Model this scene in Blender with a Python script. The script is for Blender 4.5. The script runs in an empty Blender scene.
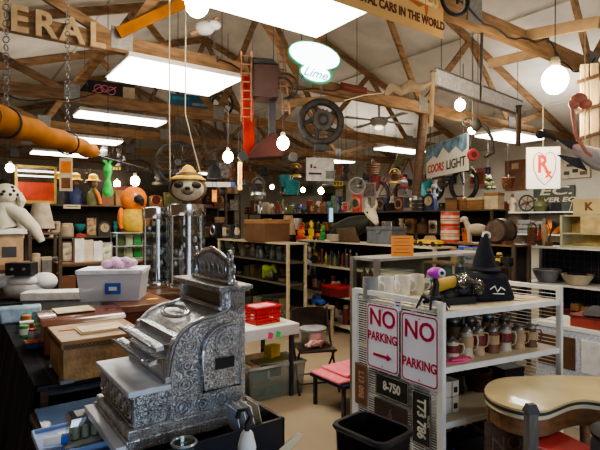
import bpy, math, random
from mathutils import Vector, Matrix
random.seed(7)
PI = math.pi
col = bpy.context.scene.collection
F, HZ, EYE = 480.0, 220.0, 1.8
A36 = math.radians(36)
CU, SU = math.cos(A36), math.sin(A36)
# building axes: u runs along the trusses, v runs down the length of the barn
def UV(u, v): return (CU*u - SU*v, SU*u + CU*v)
def toUV(x, y): return (CU*x + SU*y, -SU*x + CU*y)
def at(px, py, Y): return ((px-300)/F*Y, Y, EYE-(py-HZ)/F*Y)
def on(px, py, z):
    Y = F*(EYE-z)/(py-HZ); return ((px-300)/F*Y, Y, z)
def on_u(px, u):           # where a sight line crosses the plane u = const
    r = (px-300)/F; v = u*(CU-r*SU)/(SU+r*CU); return v
def on_v(px, v):
    r = (px-300)/F; return v*(SU+r*CU)/(CU-r*SU)

# ---------------------------------------------------------------- materials
_m = {}
def mat(name, c, rough=.6, metal=0., var=.25, scale=8., bump=0., bscale=None, emit=0., spec=.5, vor=False, stretch=None, coat=0.):
    if name in _m: return _m[name]
    m = bpy.data.materials.new(name); m.use_nodes = True; nt = m.node_tree; N = nt.nodes; L = nt.links
    b = N['Principled BSDF']; tc = N.new('ShaderNodeTexCoord'); mp = N.new('ShaderNodeMapping')
    L.new(tc.outputs['Object'], mp.inputs[0])
    if stretch: mp.inputs['Scale'].default_value = stretch
    no = N.new('ShaderNodeTexNoise'); no.inputs['Scale'].default_value = scale; no.inputs['Detail'].default_value = 5
    L.new(mp.outputs[0], no.inputs['Vector'])
    r = N.new('ShaderNodeValToRGB'); L.new(no.outputs[0], r.inputs[0])
    r.color_ramp.elements[0].position = .3; r.color_ramp.elements[1].position = .7
    r.color_ramp.elements[0].color = tuple(x*(1-var) for x in c)+(1,)
    r.color_ramp.elements[1].color = tuple(min(1, x*(1+var)) for x in c)+(1,)
    L.new(r.outputs[0], b.inputs['Base Color'])
    b.inputs['Roughness'].default_value = rough; b.inputs['Metallic'].default_value = metal
    b.inputs['Specular IOR Level'].default_value = spec
    if coat: b.inputs['Coat Weight'].default_value = coat
    if emit:
        L.new(r.outputs[0], b.inputs['Emission Color']); b.inputs['Emission Strength'].default_value = emit
    if bump:
        bp = N.new('ShaderNodeBump'); bp.inputs['Strength'].default_value = bump; bp.inputs['Distance'].default_value = .01
        if vor:
            n2 = N.new('ShaderNodeTexNoise'); n2.inputs['Scale'].default_value = 22; L.new(mp.outputs[0], n2.inputs['Vector'])
            ad = N.new('ShaderNodeVectorMath'); ad.operation = 'MULTIPLY_ADD'; ad.inputs[1].default_value = (.07,.07,.07)
            L.new(n2.outputs[1], ad.inputs[0]); L.new(mp.outputs[0], ad.inputs[2])
            t = N.new('ShaderNodeTexVoronoi'); t.feature = 'DISTANCE_TO_EDGE'; t.inputs['Scale'].default_value = bscale or scale; L.new(ad.outputs[0], t.inputs['Vector'])
            r2 = N.new('ShaderNodeValToRGB'); r2.color_ramp.elements[0].color = (.42,.41,.40,1); r2.color_ramp.elements[1].color = (1,1,1,1); r2.color_ramp.elements[1].position = .14
            L.new(t.outputs[0], r2.inputs[0]); mm = N.new('ShaderNodeMix'); mm.data_type = 'RGBA'; mm.blend_type = 'MULTIPLY'; mm.inputs[0].default_value = 1
            L.new(r.outputs[0], mm.inputs[6]); L.new(r2.outputs[0], mm.inputs[7]); L.new(mm.outputs[2], b.inputs['Base Color'])
            src = r2.outputs[0]
        else:
            t = N.new('ShaderNodeTexNoise'); t.inputs['Scale'].default_value = bscale or scale*3
            t.inputs['Detail'].default_value = 4; L.new(mp.outputs[0], t.inputs['Vector']); src = t.outputs[0]
        L.new(src, bp.inputs['Height']); L.new(bp.outputs[0], b.inputs['Normal'])
    _m[name] = m; return m
def glass(name, tint=(.8, .9, .9), refl=.12):
    if name in _m: return _m[name]
    m = bpy.data.materials.new(name); m.use_nodes = True; nt = m.node_tree; N = nt.nodes; L = nt.links
    N.remove(N['Principled BSDF']); out = N['Material Output']
    t = N.new('ShaderNodeBsdfTransparent'); t.inputs[0].default_value = tint+(1,)
    g = N.new('ShaderNodeBsdfGlossy'); g.inputs['Roughness'].default_value = .04
    fr = N.new('ShaderNodeLayerWeight'); fr.inputs[0].default_value = .25
    mt = N.new('ShaderNodeMath'); mt.operation = 'MULTIPLY_ADD'; mt.inputs[1].default_value = .3; mt.inputs[2].default_value = refl
    L.new(fr.outputs['Fresnel'], mt.inputs[0]); mx = N.new('ShaderNodeMixShader')
    mt.use_clamp = True
    L.new(mt.outputs[0], mx.inputs[0]); L.new(t.outputs[0], mx.inputs[1]); L.new(g.outputs[0], mx.inputs[2])
    L.new(mx.outputs[0], out.inputs[0]); _m[name] = m; return m
def milky(name, c, a_=.5):
    if name in _m: return _m[name]
    m = bpy.data.materials.new(name); m.use_nodes = True; nt = m.node_tree; b = nt.nodes['Principled BSDF']
    no = nt.nodes.new('ShaderNodeTexNoise'); no.inputs['Scale'].default_value = 6; r = nt.nodes.new('ShaderNodeValToRGB'); nt.links.new(no.outputs[0], r.inputs[0])
    r.color_ramp.elements[0].color = tuple(x*.85 for x in c)+(1,); r.color_ramp.elements[1].color = c+(1,); nt.links.new(r.outputs[0], b.inputs['Base Color'])
    b.inputs['Alpha'].default_value = a_; b.inputs['Roughness'].default_value = .3; _m[name] = m; return m
COL = dict(black=(.012,.012,.014), charcoal=(.04,.04,.045), brown=(.13,.06,.025), tan=(.42,.28,.15), cream=(.62,.52,.34),
    white=(.72,.70,.66), red=(.50,.03,.025), orange=(.75,.20,.02), yellow=(.75,.48,.04), green=(.04,.32,.06), olive=(.12,.13,.05),
    teal=(.03,.24,.26), blue=(.03,.10,.42), navy=(.015,.03,.11), pink=(.80,.25,.32), purple=(.42,.05,.45), grey=(.26,.26,.26),
    maroon=(.17,.02,.02), wooden=(.30,.15,.055), rusty=(.18,.07,.03), beige=(.50,.42,.30))
def M(c):
    if c in ('silver',): return mat('silver', (.62,.62,.63), .28, .9, .15, 12)
    if c in ('brass',): return mat('brass', (.62,.42,.14), .3, .9, .2, 12)
    if c in ('copper',): return mat('copper', (.6,.26,.13), .3, .9, .2, 12)
    if c in ('iron',): return mat('iron', (.07,.065,.06), .6, .6, .4, 14, .3)
    if c == 'clear': return glass('clear')
    if c == 'wooden': return mat('wooden', COL[c], .5, 0, .35, 5, .15, stretch=(1, 1, 9))
    return mat(c, COL[c], .55, 0, .22, 9, .1)
WOODT = mat('truss wood', (.235,.135,.065), .75, 0, .45, 4, .3, 30, stretch=(1,6,6))
WOODD = mat('old dark wood', (.10,.055,.03), .6, 0, .4, 5, .2, 25, stretch=(1,6,6))
WOODM = mat('brown wood', (.22,.11,.05), .5, 0, .35, 5, .2, 25, stretch=(1,6,6))
WOODL = mat('pale board', (.50,.41,.27), .5, 0, .2, 5, .1, 25, stretch=(1,6,6))
GAL = mat('galvanised plate', (.26,.26,.25), .5, .6, .2, 30)
TUBE = mat('fluorescent diffuser', (1,.97,.90), .5, 0, .01, 3, emit=9.0)
WHITEM = mat('white enamel metal', (.74,.73,.68), .4, 0, .08, 10, .05)
CHROME = mat('chrome', (.8,.8,.82), .12, 1., .05, 6)

# ---------------------------------------------------------------- mesh builder
class MB:
    def __init__(s): s.v = []; s.f = []; s.T = Matrix.Identity(4)
    def t(s, m): s.T = m; return s
    def add(s, vs, fs):
        o = len(s.v); s.v += [tuple(s.T @ Vector(p)) for p in vs]; s.f += [tuple(i+o for i in f) for f in fs]; return s
    def box(s, x0, x1, y0, y1, z0, z1, tx=0, ty=0):
        return s.add([(x0,y0,z0),(x1,y0,z0),(x1,y1,z0),(x0,y1,z0),(x0-tx,y0-ty,z1),(x1+tx,y0-ty,z1),(x1+tx,y1+ty,z1),(x0-tx,y1+ty,z1)],
            [(3,2,1,0),(4,5,6,7),(0,1,5,4),(1,2,6,5),(2,3,7,6),(3,0,4,7)])
    def cb(s, cx, cy, z0, sx, sy, sz, tx=0, ty=0): return s.box(cx-sx/2, cx+sx/2, cy-sy/2, cy+sy/2, z0, z0+sz, tx, ty)
    def tube(s, pts, r, n=8, closed=False, cap=True):
        pts = [Vector(p) for p in pts]; k = len(pts); rs = r if isinstance(r, (list, tuple)) else [r]*k
        vs = []; up = None
        for i, p in enumerate(pts):
            if closed: d = pts[(i+1)%k]-pts[i-1]
            else: d = pts[min(i+1,k-1)]-pts[max(i-1,0)]
            d.normalize()
            if up is None: up = Vector((0,0,1)) if abs(d.z) < .9 else Vector((1,0,0))
            a = d.cross(up); a.normalize(); b = a.cross(d); up = b
            for j in range(n):
                t = 2*PI*j/n; vs.append(p+(a*math.cos(t)+b*math.sin(t))*rs[i])
        fs = []
        for i in range(k if closed else k-1):
            i2 = (i+1)%k
            for j in range(n): fs.append((i*n+j, i*n+(j+1)%n, i2*n+(j+1)%n, i2*n+j))
        if cap and not closed: fs += [tuple(range(n))[::-1], tuple(range((k-1)*n, k*n))]
        return s.add(vs, fs)
    def ring(s, c, R, r, axis='z', n=24, m=6, a0=0, a1=None):
        pts = []; full = a1 is None; a1 = 2*PI if full else a1
        cnt = n if full else n+1
        for i in range(cnt):
            t = a0+(a1-a0)*i/n; x, y = R*math.cos(t), R*math.sin(t)
            pts.append({'z': (c[0]+x,c[1]+y,c[2]), 'y': (c[0]+x,c[1],c[2]+y), 'x': (c[0],c[1]+x,c[2]+y)}[axis])
        return s.tube(pts, r, m, closed=full)
    def lathe(s, prof, c=(0,0,0), n=14, axis='z', sq=1.):
        vs = []; fs = []
        for (r, z) in prof:
            for j in range(n):
                t = 2*PI*j/n; x, y = r*math.cos(t), r*math.sin(t)*sq
                vs.append({'z': (c[0]+x,c[1]+y,c[2]+z), 'y': (c[0]+x,c[1]+z,c[2]+y), 'x': (c[0]+z,c[1]+x,c[2]+y)}[axis])
        for i in range(len(prof)-1):
            for j in range(n):
                q = (i*n+j, i*n+(j+1)%n, (i+1)*n+(j+1)%n, (i+1)*n+j); fs.append(q if axis != 'y' else q[::-1])
        fs.append(tuple(range(n))[::-1]); fs.append(tuple(range((len(prof)-1)*n, len(prof)*n)))
        return s.add(vs, fs)
    def ball(s, c, r, n=12, m=8):
        if not isinstance(r, tuple): r = (r, r, r)
        vs = [(c[0], c[1], c[2]-r[2])]; fs = []
        for i in range(1, m):
            p = PI*i/m
            for j in range(n):
                t = 2*PI*j/n; vs.append((c[0]+r[0]*math.sin(p)*math.cos(t), c[1]+r[1]*math.sin(p)*math.sin(t), c[2]-r[2]*math.cos(p)))
        vs.append((c[0], c[1], c[2]+r[2])); last = len(vs)-1
        for j in range(n):
            fs.append((0, 1+(j+1)%n, 1+j)); fs.append((last, last-n+j, last-n+(j+1)%n))
        for i in range(m-2):
            for j in range(n): a = 1+i*n; fs.append((a+j, a+(j+1)%n, a+n+(j+1)%n, a+n+j))
        return s.add(vs, fs)
    def prism(s, poly, t0, t1, plane='xz'):
        def P(a, b, t): return {'xz': (a,t,b), 'yz': (t,a,b), 'xy': (a,b,t)}[plane]
        n = len(poly); vs = [P(a,b,t0) for a, b in poly]+[P(a,b,t1) for a, b in poly]
        fs = [tuple(range(n)), tuple(range(n, 2*n))[::-1]]+[((i+1)%n, i, n+i, n+(i+1)%n) for i in range(n)]
        return s.add(vs, fs)
    def bar(s, p, q, w, h):
        p, q = Vector(p), Vector(q); d = (q-p).normalized(); up = Vector((0,0,1)) if abs(d.z) < .95 else Vector((0,1,0))
        a = d.cross(up).normalized()*w/2; b = a.cross(d).normalized()*h/2; vs = []
        for e in (p, q): vs += [e-a-b, e+a-b, e+a+b, e-a+b]
        return s.add(vs, [(0,1,2,3),(7,6,5,4),(0,4,5,1),(1,5,6,2),(2,6,7,3),(3,7,4,0)])
    def text(s, body, size, cx=0, cz=0, y=0, ext=.002, sx=1., rot=0., shear=0., bold=0.):
        cu = bpy.data.curves.new('t', 'FONT'); cu.body = body; cu.size = size; cu.extrude = ext; cu.align_x = 'CENTER'; cu.align_y = 'CENTER'
        cu.resolution_u = 3; cu.shear = shear; cu.offset = bold
        o = bpy.data.objects.new('t', cu); me = bpy.data.meshes.new_from_object(o)
        R = Matrix.Translation((cx, y, cz)) @ Matrix.Rotation(rot, 4, 'Y') @ Matrix.Rotation(PI/2, 4, 'X') @ Matrix.Diagonal((sx,1,1,1))
        s.add([R @ v.co for v in me.vertices], [tuple(p.vertices) for p in me.polygons])
        bpy.data.objects.remove(o); bpy.data.curves.remove(cu); bpy.data.meshes.remove(me); return s
    def build(s, name, m, parent=None, loc=None, rz=0, smooth=None, bevel=0, kind=None):
        me = bpy.data.meshes.new(name); me.from_pydata(s.v, [], s.f); me.materials.append(m if not isinstance(m, str) else M(m))
        import bmesh
        bm = bmesh.new(); bm.from_mesh(me); bmesh.ops.recalc_face_normals(bm, faces=bm.faces); bm.to_mesh(me); bm.free()
        o = bpy.data.objects.new(name, me); col.objects.link(o)
        if smooth is None: smooth = True
        if smooth:
            for p in me.polygons: p.use_smooth = True
            me.set_sharp_from_angle(angle=math.radians(38))
        if parent: o.parent = parent
        if loc: o.location = loc
        if rz: o.rotation_euler.z = rz
        if bevel:
            b = o.modifiers.new('b', 'BEVEL'); b.width = bevel; b.segments = 2; b.limit_method = 'ANGLE'
        if kind: o['kind'] = kind
        return o
def thing(name, label, cat, loc, rz=A36, group=None):
    o = bpy.data.objects.new(name, None); col.objects.link(o); o.location = loc; o.rotation_euler = (0,0,rz)
    o.empty_display_size = .05
    o['label'] = label; o['category'] = cat
    if group: o['group'] = group
    return o
def copy_thing(r, loc, rz, label, group=None):
    c = r.copy(); col.objects.link(c); c.location = loc; c.rotation_euler = (0,0,rz); c['label'] = label
    if group: c['group'] = group
    for ch in r.children:
        d = ch.copy(); col.objects.link(d); d.parent = c
        for g in ch.children:
            e = g.copy(); col.objects.link(e); e.parent = d
    return c
def struct(name, mb, m, **k): return mb.build(name, m, kind='structure', **k)

# ---------------------------------------------------------------- room shell (built in u,v and turned 36 degrees)
U0, U1, V0, V1, EAVE, RIDGE, UR = -2.2, 10.6, -3.5, 17.0, 3.5, 5.75, 4.4
def roofz(u): return RIDGE-(RIDGE-EAVE)*abs(u-UR)/(UR-U0 if u < UR else U1-UR)
FLOOR = mat('tan concrete', (.36,.28,.185), .45, 0, .16, 1.2, .08, 20)
CEIL = mat('beige roof lining', (.56,.52,.46), .85, 0, .20, 1.6, 1.0, 3.2)
WALL = mat('off white wall board', (.50,.46,.38), .8, 0, .12, 1.5, .1, 10)
WALLD = mat('dark plank wall', (.16,.11,.07), .8, 0, .3, 2, .2, 10, stretch=(8,8,1))
struct('floor', MB().box(U0, U1, V0, V1, -.1, 0), FLOOR, rz=A36)
struct('ceiling', MB().prism([(U0,EAVE),(UR,RIDGE),(U1,EAVE),(U1+.1,EAVE+.1),(UR,RIDGE+.12),(U0-.1,EAVE+.1)], V0, V1, 'xz'), CEIL, rz=A36, smooth=False)
struct('wall_right', MB().box(U1, U1+.12, V0, V1, 0, EAVE+.05), WALL, rz=A36)
struct('wall_left', MB().box(U0-.12, U0, V0, V1, 0, EAVE+.05), WALLD, rz=A36)
struct('wall_back', MB().prism([(U0,0),(U1,0),(U1,EAVE),(UR,RIDGE),(U0,EAVE)], V1, V1+.12, 'xz'), WALL, rz=A36)
# behind the camera: wall with a daylight doorway
struct('wall_front', MB().box(U0,-1.4,V0-.12,V0,0,EAVE).box(2.2,U1,V0-.12,V0,0,EAVE).box(-1.4,2.2,V0-.12,V0,2.6,EAVE).prism([(U0,EAVE),(U1,EAVE),(UR,RIDGE)], V0-.12, V0, 'xz'), WALL, rz=A36)
# roof seams
for i, u in enumerate((-.6, 1.8, 6.9, 9.2)):
    struct('trim_%d' % (i+1), MB().box(u-.02, u+.02, V0, V1, roofz(u)-.03, roofz(u)-.005), CEIL, rz=A36)

# trusses
TR = [2.4, 4.75, 7.1, 9.5, 11.9, 14.3]
JB = [1.32, 3.5, 5.7, 8.1]; JT = [-.1, 2.2, 4.4, 6.9, 9.3]
words = ['nearest', 'second', 'third', 'fourth', 'fifth', 'sixth']
for i, v in enumerate(TR):
    t = thing('roof_truss', '%s roof truss from the camera, brown timber with nailed metal plates' % words[i], 'truss', UV(0, v)+(0,))
    MB().box(U0, U1, -.035, .035, 3.40, 3.56).build('bottom_chord', WOODT, t)
    for s_ in (0, 1):
        a, b = ((U0, EAVE-.08), (UR, RIDGE-.09)) if s_ == 0 else ((UR, RIDGE-.09), (U1, EAVE-.08))
        MB().bar((a[0],0,a[1]), (b[0],0,b[1]), .05, .12).build('top_chord', WOODT, t)
    seq = sorted([(u, 3.5) for u in JB]+[(u, roofz(u)-.1) for u in JT])
    for a, b in zip(seq[:-1], seq[1:]):
        MB().bar((a[0],0,a[1]), (b[0],0,b[1]), .04, .095).build('web', WOODT, t)
    for u in JB:
        g = MB(); g.box(u-.1, u+.1, -.042, -.036, 3.43, 3.64)
        g.build('gusset_plate', GAL, t)

# fluorescent fixtures
def fixture(u, v, w, d, z, label, chain=False):
    t = thing('ceiling_light', label, 'light', UV(u, v)+(z,), group='fluorescent ceiling fixtures')
    MB().box(-w/2-.02, w/2+.02, -d/2-.02, d/2+.02, .012, .07, -.02, -.04).build('housing', WHITEM, t)
    MB().box(-w/2, w/2, -d/2, d/2, -.012, .012).build('diffuser', TUBE, t)
    for s_ in (-1, 1):
        c = MB()
        for k in range(int(min(.9, 3.4+.5-z)/.05) if not chain else 14):
            c.ring((s_*w*.4, 0, .09+k*.045), .018, .004, 'x' if k % 2 else 'y', 8, 4)
        c.build('chain', GAL, t)
fixture(1.92, 4.92, 1.16, .8, 3.3, 'brightly lit fluorescent panel nearest above the silver cash register')
fixture(1.85, 2.8, 1.25, .75, 3.34, 'brightly lit fluorescent panel cut off at the top edge beside the orange banner')
fixture(2.05, 7.35, 1.22, .42, 3.3, 'lit fluorescent panel second in the left row, above the hanging timber')
fixture(2.05, 9.7, 1.22, .5, 3.3, 'lit fluorescent panel third in the left row, behind the hanging timber')
fixture(2.05, 12.1, 1.22, .5, 3.3, 'lit fluorescent panel fourth in the left row, low behind the hanging timber end')
fixture(-.2, 10.2, 1.22, .4, 2.85, 'short lit panel at far left above the red lined shelf mirror')
fixture(8.45, 4.95, 1.3, .6, 3.34, 'lit fluorescent panel at right above the heart sign')
fixture(8.05, 7.3, 1.22, .4, 3.34, 'lit fluorescent panel in the right row beyond the ceiling fan')
fixture(8.1, 9.7, 1.22, .4, 3.34, 'small lit fluorescent panel far back beside the white hanging banner')
fixture(5.6, 12.5, 1.22, .3, 3.1, 'smallest lit panel far back in the middle of the barn')
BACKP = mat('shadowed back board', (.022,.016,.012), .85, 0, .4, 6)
PEW = mat('grey pewter', (.26,.26,.25), .38, .75, .25, 16)
# ---------------------------------------------------------------- kinds of small goods (local: x right, -y front, z up)
R3 = math.radians
def k_box(t, w, h, c, c2):
    d = w*.8; MB().cb(0,0,0,w,d,h*.82).build('body', c, t, bevel=.004); MB().cb(0,0,h*.8,w*1.04,d*1.04,h*.2).build('lid', c2, t, bevel=.004)
def k_bottle(t, w, h, c, c2):
    r = w/2; MB().lathe([(r*.9,0),(r,.02*h),(r,.55*h),(r*.75,.66*h),(r*.32,.76*h),(r*.3,.93*h)]).build('body', c, t); MB().lathe([(r*.36,.92*h),(r*.36,h)]).build('cap', c2, t)
def k_jar(t, w, h, c, c2):
    r = w/2; MB().lathe([(r*.9,0),(r,.05*h),(r,.75*h),(r*.8,.84*h)]).build('body', c, t); MB().lathe([(r*.86,.83*h),(r*.86,.97*h),(r*.4,h)]).build('lid', c2, t)
def k_vase(t, w, h, c, c2):
    r = w/2; MB().lathe([(r*.5,0),(r*.6,.05*h),(r,.4*h),(r*.9,.6*h),(r*.4,.82*h),(r*.55,h),(r*.45,h*.99),(r*.3,.82*h)]).build('body', c, t); MB().ring((0,0,.82*h), r*.42, r*.06).build('neck_band', c2, t)
def k_cup(t, w, h, c, c2):      # loving cup trophy
    r = w/2; b = MB().lathe([(r*.5,.2*h),(r*.15,.26*h),(r*.12,.38*h),(r*.5,.48*h),(r*.8,.75*h),(r*.85,h),(r*.75,h),(r*.4,.5*h)]); b.build('bowl', c, t)
    MB().cb(0,0,0,w*.8,w*.8,h*.2).build('base', c2, t, bevel=.003)
    for s in (-1,1): MB().ring((s*r*.82,0,.72*h), r*.3, r*.05, 'y', 12, 5).build('handle', c, t)
def k_mug(t, w, h, c, c2):
    r = w*.42; MB().lathe([(r,0),(r*1.03,.1*h),(r,h),(r*.88,h),(r*.85,.1*h)]).build('body', c, t); MB().ring((r*1.05,0,.5*h), h*.28, r*.12, 'y', 12, 6, -PI/2, PI/2).build('handle', c2, t)
def k_stein(t, w, h, c, c2):
    r = w*.38; MB().lathe([(r*1.15,0),(r*1.1,.06*h),(r,.1*h),(r*.92,.68*h),(r*.96,.74*h)]).build('body', c, t)
    MB().lathe([(r*1.13,.3*h),(r*1.13,.6*h)], n=14).build('painted_band', 'tan' if c2 != 'brown' else 'maroon', t)
    l = MB().lathe([(r*.98,.74*h),(r*.95,.79*h),(r*.6,.87*h),(r*.2,.92*h),(r*.16,.95*h),(r*.2,.98*h),(r*.05,h)]).build('lid', PEW, t)
    MB().tube([(r*.9,0,.8*h),(r*1.2,0,.86*h),(r*1.1,0,.9*h)], r*.12, 6).build('thumb_lift', PEW, l)
    MB().tube([(r*.9,0,.66*h),(r*1.6,0,.66*h),(r*1.75,0,.5*h),(r*1.55,0,.26*h),(r*.98,0,.18*h)], r*.13, 6).build('handle', c, t)
def k_can(t, w, h, c, c2):
    r = w/2; MB().lathe([(r,0),(r,h*.97),(r*.95,h)], n=20).build('body', c, t); MB().lathe([(r*1.01,.2*h),(r*1.01,.7*h)], n=20).build('paper_label', c2, t)
    MB().ring((0,0,h*.98), r*.98, r*.05).build('rim', 'silver', t)
def k_bowl(t, w, h, c, c2):
    r = w/2; MB().lathe([(r*.5,0),(r*.6,.04*h),(r*.9,.7*h),(r,h),(r*.94,h),(r*.84,.7*h),(r*.5,.12*h)], n=20).build('body', c, t); MB().ring((0,0,h), r*.98, r*.03, n=24).build('rim', c2, t)
def k_bucket(t, w, h, c, c2):
    r = w/2; MB().lathe([(r*.75,0),(r,.85*h),(r*.94,.85*h),(r*.7,.03*h)], n=16).build('body', c, t); MB().ring((0,0,.82*h), r, r*.03, 'y', 14, 5, 0, PI).build('handle', c2, t)
def k_lamp(t, w, h, c, c2):
    r = w/2; MB().lathe([(r*.5,0),(r*.5,.05*h),(r*.2,.12*h),(r*.35,.3*h),(r*.12,.5*h),(r*.08,.6*h)]).build('base', c2, t); MB().lathe([(r,.5*h),(r*.55,h),(r*.5,h),(r*.92,.5*h)], n=16).build('lamp_shade', c, t)
def k_shade(t, w, h, c, c2):
    r = w/2; MB().lathe([(r,.15*h),(r*.58,h),(r*.54,h),(r*.94,.15*h)], n=16).build('lamp_shade', c, t); MB().lathe([(r*.6,0),(r*.6,.04*h),(r*.12,.08*h),(r*.12,.9*h)]).build('base', c2, t)
def k_clock(t, w, h, c, c2):
    MB().prism([(-w/2,0),(w/2,0),(w/2,h*.6)]+[(w/2*math.cos(a),h*.6+h*.4*math.sin(a)) for a in [PI*i/8 for i in range(1,8)]]+[(-w/2,h*.6)], -w*.2, w*.2).build('case', c, t, bevel=.003)
    f = MB().lathe([(w*.34,0),(w*.34,.008)], (0,-w*.2-.008,h*.55), 20, 'y').build('clock_face', c2, t)
    MB().box(-.004,.004,-w*.2-.013,-w*.2-.009,h*.55,h*.55+w*.28).box(0,w*.2,-w*.2-.013,-w*.2-.009,h*.55-.004,h*.55+.004).build('hands', 'black', f)
    MB().ring((0,-w*.2-.006,h*.55), w*.35, .008, 'y').build('bezel', 'brass', t)
def k_camera(t, w, h, c, c2):
    MB().cb(0,0,0,w,w*.5,h).build('body', c, t, bevel=.006)
    MB().ring((0,-w*.26,h*.5), h*.3, h*.07, 'y', 20, 6).build('lens_ring', c2, t)
    MB().lathe([(h*.22,0),(h*.2,-.02)], (0,-w*.25,h*.5), 16, 'y').build('lens', 'black', t); MB().tube([(-w*.3,0,h),(-w*.3,0,h*1.12),(w*.3,0,h*1.12),(w*.3,0,h)], .006, 6).build('handle', 'black', t)
def k_frame(t, w, h, c, c2):
    m = MB(); b = min(w,h)*.1
    m.box(-w/2,w/2,-.012,.012,0,b).box(-w/2,w/2,-.012,.012,h-b,h).box(-w/2,-w/2+b,-.012,.012,b,h-b).box(w/2-b,w/2,-.012,.012,b,h-b); m.build('frame', c, t)
    MB().box(-w/2+b*.9,w/2-b*.9,-.004,.006,b*.9,h-b*.9).build('picture', mat('picture '+c2, COL.get(c2,(.3,.3,.3)), .4, 0, .9, 14), t)
def k_suitcase(t, w, h, c, c2):
    d = w*.4; MB().cb(0,0,0,w,d,h*.88).build('body', c, t, bevel=.012); MB().tube([(-w*.12,0,h*.86),(-w*.1,0,h),(w*.1,0,h),(w*.12,0,h*.86)], .008, 6).build('handle', c2, t)
    for s in (-1,1): MB().box(s*w*.3-.015,s*w*.3+.015,-d/2-.006,-d/2,h*.62,h*.74).build('latch', 'brass', t)
def k_truck(t, w, h, c, c2):
    d = w*.4; MB().box(-w/2,-w*.16,-d/2,d/2,h*.2,h*.98,-.01,-.01).box(-w*.5,-w*.34,-d/2,d/2,h*.2,h*.55).build('cab', c, t, bevel=.006)
    MB().box(-w*.14,w/2,-d/2,-d*.42,h*.25,h*.7).box(-w*.14,w/2,d*.42,d/2,h*.25,h*.7).box(-w*.14,w/2,-d/2,d/2,h*.22,h*.3).box(w*.47,w/2,-d/2,d/2,h*.25,h*.7).build('bed', c2, t)
    for x in (-w*.33, w*.3):
        for s in (-1,1): MB().lathe([(h*.2,-.012),(h*.2,.012)], (x,s*d*.48,h*.2), 12, 'y').build('wheel', 'black', t)
    MB().box(-w*.42,-w*.2,-d/2-.003,d/2+.003,h*.6,h*.85).build('window_band', 'charcoal', t)
def k_car(t, w, h, c, c2):
    d = w*.42; MB().prism([(-w/2,h*.25),(w/2,h*.25),(w/2,h*.5),(w*.25,h*.62),(-w*.25,h*.65),(-w/2,h*.55)], -d/2, d/2).build('body', c, t, bevel=.006)
    MB().prism([(-w*.22,h*.6),(w*.2,h*.6),(w*.1,h),(-w*.12,h)], -d*.42, d*.42).build('cabin', c2, t, bevel=.004)
    for x in (-w*.3, w*.3):
        for s in (-1,1): MB().lathe([(h*.24,-.012),(h*.24,.012)], (x,s*d*.48,h*.24), 12, 'y').build('wheel', 'black', t)
def k_horn(t, w, h, c, c2):
    MB().tube([(-w*.4,0,h*.1),(-w*.35,0,h*.3),(-w*.15,0,h*.55),(w*.1,0,h*.75),(w*.3,0,h*.9)], [w*.05,w*.06,w*.09,w*.2,w*.42], 14).build('bell', c, t); MB().cb(-w*.35,0,0,w*.5,w*.4,h*.14).build('base', c2, t, bevel=.004)
def k_hat(t, w, h, c, c2):
    r = w/2; MB().lathe([(r,.02*h),(r*.98,.08*h),(r*.5,.2*h),(r*.42,.6*h),(r*.3,h*.95),(r*.1,h)], n=18).build('crown', c, t); MB().lathe([(r*.51,.2*h),(r*.48,.34*h)], n=18).build('hat_band', c2, t)
def k_figure(t, w, h, c, c2):   # small standing figurine
    r = w*.3; MB().lathe([(r*1.1,0),(r*1.1,.04*h),(r*.8,.06*h),(r*.9,.3*h),(r*.6,.5*h),(r*.85,.66*h),(r*.7,.76*h),(r*.25,.8*h),(r*.22,.84*h)], sq=.8).build('body', c, t)
    MB().ball((0,0,.9*h), (r*.42,r*.45,.11*h)).build('head', c2, t)
    for s in (-1,1): MB().tube([(s*r*.7,0,.72*h),(s*r*1.1,-.01,.56*h),(s*r*.9,-r*.7,.48*h)], [r*.22,r*.2,r*.13], 8).build('arm', c, t)
def k_dog(t, w, h, c, c2):      # four legged figurine, nose to the left
    b = MB().ball((0,0,h*.5), (w*.34,w*.16,h*.2)).tube([(-w*.25,0,h*.55),(-w*.36,0,h*.8)], [w*.1,w*.08], 8).ball((-w*.4,0,h*.86), (w*.13,w*.08,h*.11)).tube([(-w*.42,0,h*.84),(-w*.52,0,h*.78)], [w*.06,w*.035], 8)
    for x in (-w*.22, w*.24):
        for s in (-1,1): b.tube([(x,s*w*.09,h*.5),(x*1.05,s*w*.1,h*.25),(x*.98,s*w*.1,0)], [w*.07,w*.045,w*.04], 8)
    b.build('body', c, t); MB().tube([(w*.32,0,h*.6),(w*.42,0,h*.66),(w*.46,0,h*.4)], [w*.03,w*.035,w*.02], 6).build('tail', c2, t)
def k_basket(t, w, h, c, c2):
    m = MB(); 
    for i in range(7): f = i/6.; r = w*(.4+.08*f); m.ring((0,0,.04+f*h*.62), r, h*.055, n=18)
    m.lathe([(w*.38,0),(w*.38,.02),(w*.46,h*.66),(w*.44,h*.66),(w*.36,.03)], n=18); m.build('body', c, t); MB().ring((0,0,h*.62), h*.38, .01, 'x', 12, 5, 0, PI).build('handle', c2, t)
def k_crate(t, w, h, c, c2):
    m = MB(); d = w*.7; n = 3
    for i in range(n):
        z0 = i*h/n; z1 = z0+h/n*.8
        m.box(-w/2,w/2,-d/2,-d/2+.012,z0,z1).box(-w/2,w/2,d/2-.012,d/2,z0,z1).box(-w/2,-w/2+.012,-d/2,d/2,z0,z1).box(w/2-.012,w/2,-d/2,d/2,z0,z1)
    m.build('slats', c, t); p = MB().box(-w/2,w/2,-d/2,d/2,0,.01)
    for sx in (-1,1):
        for sy in (-1,1): p.cb(sx*(w/2-.02),sy*(d/2-.02),0,.02,.02,h)
    p.build('corner_post', c2, t)
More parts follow.
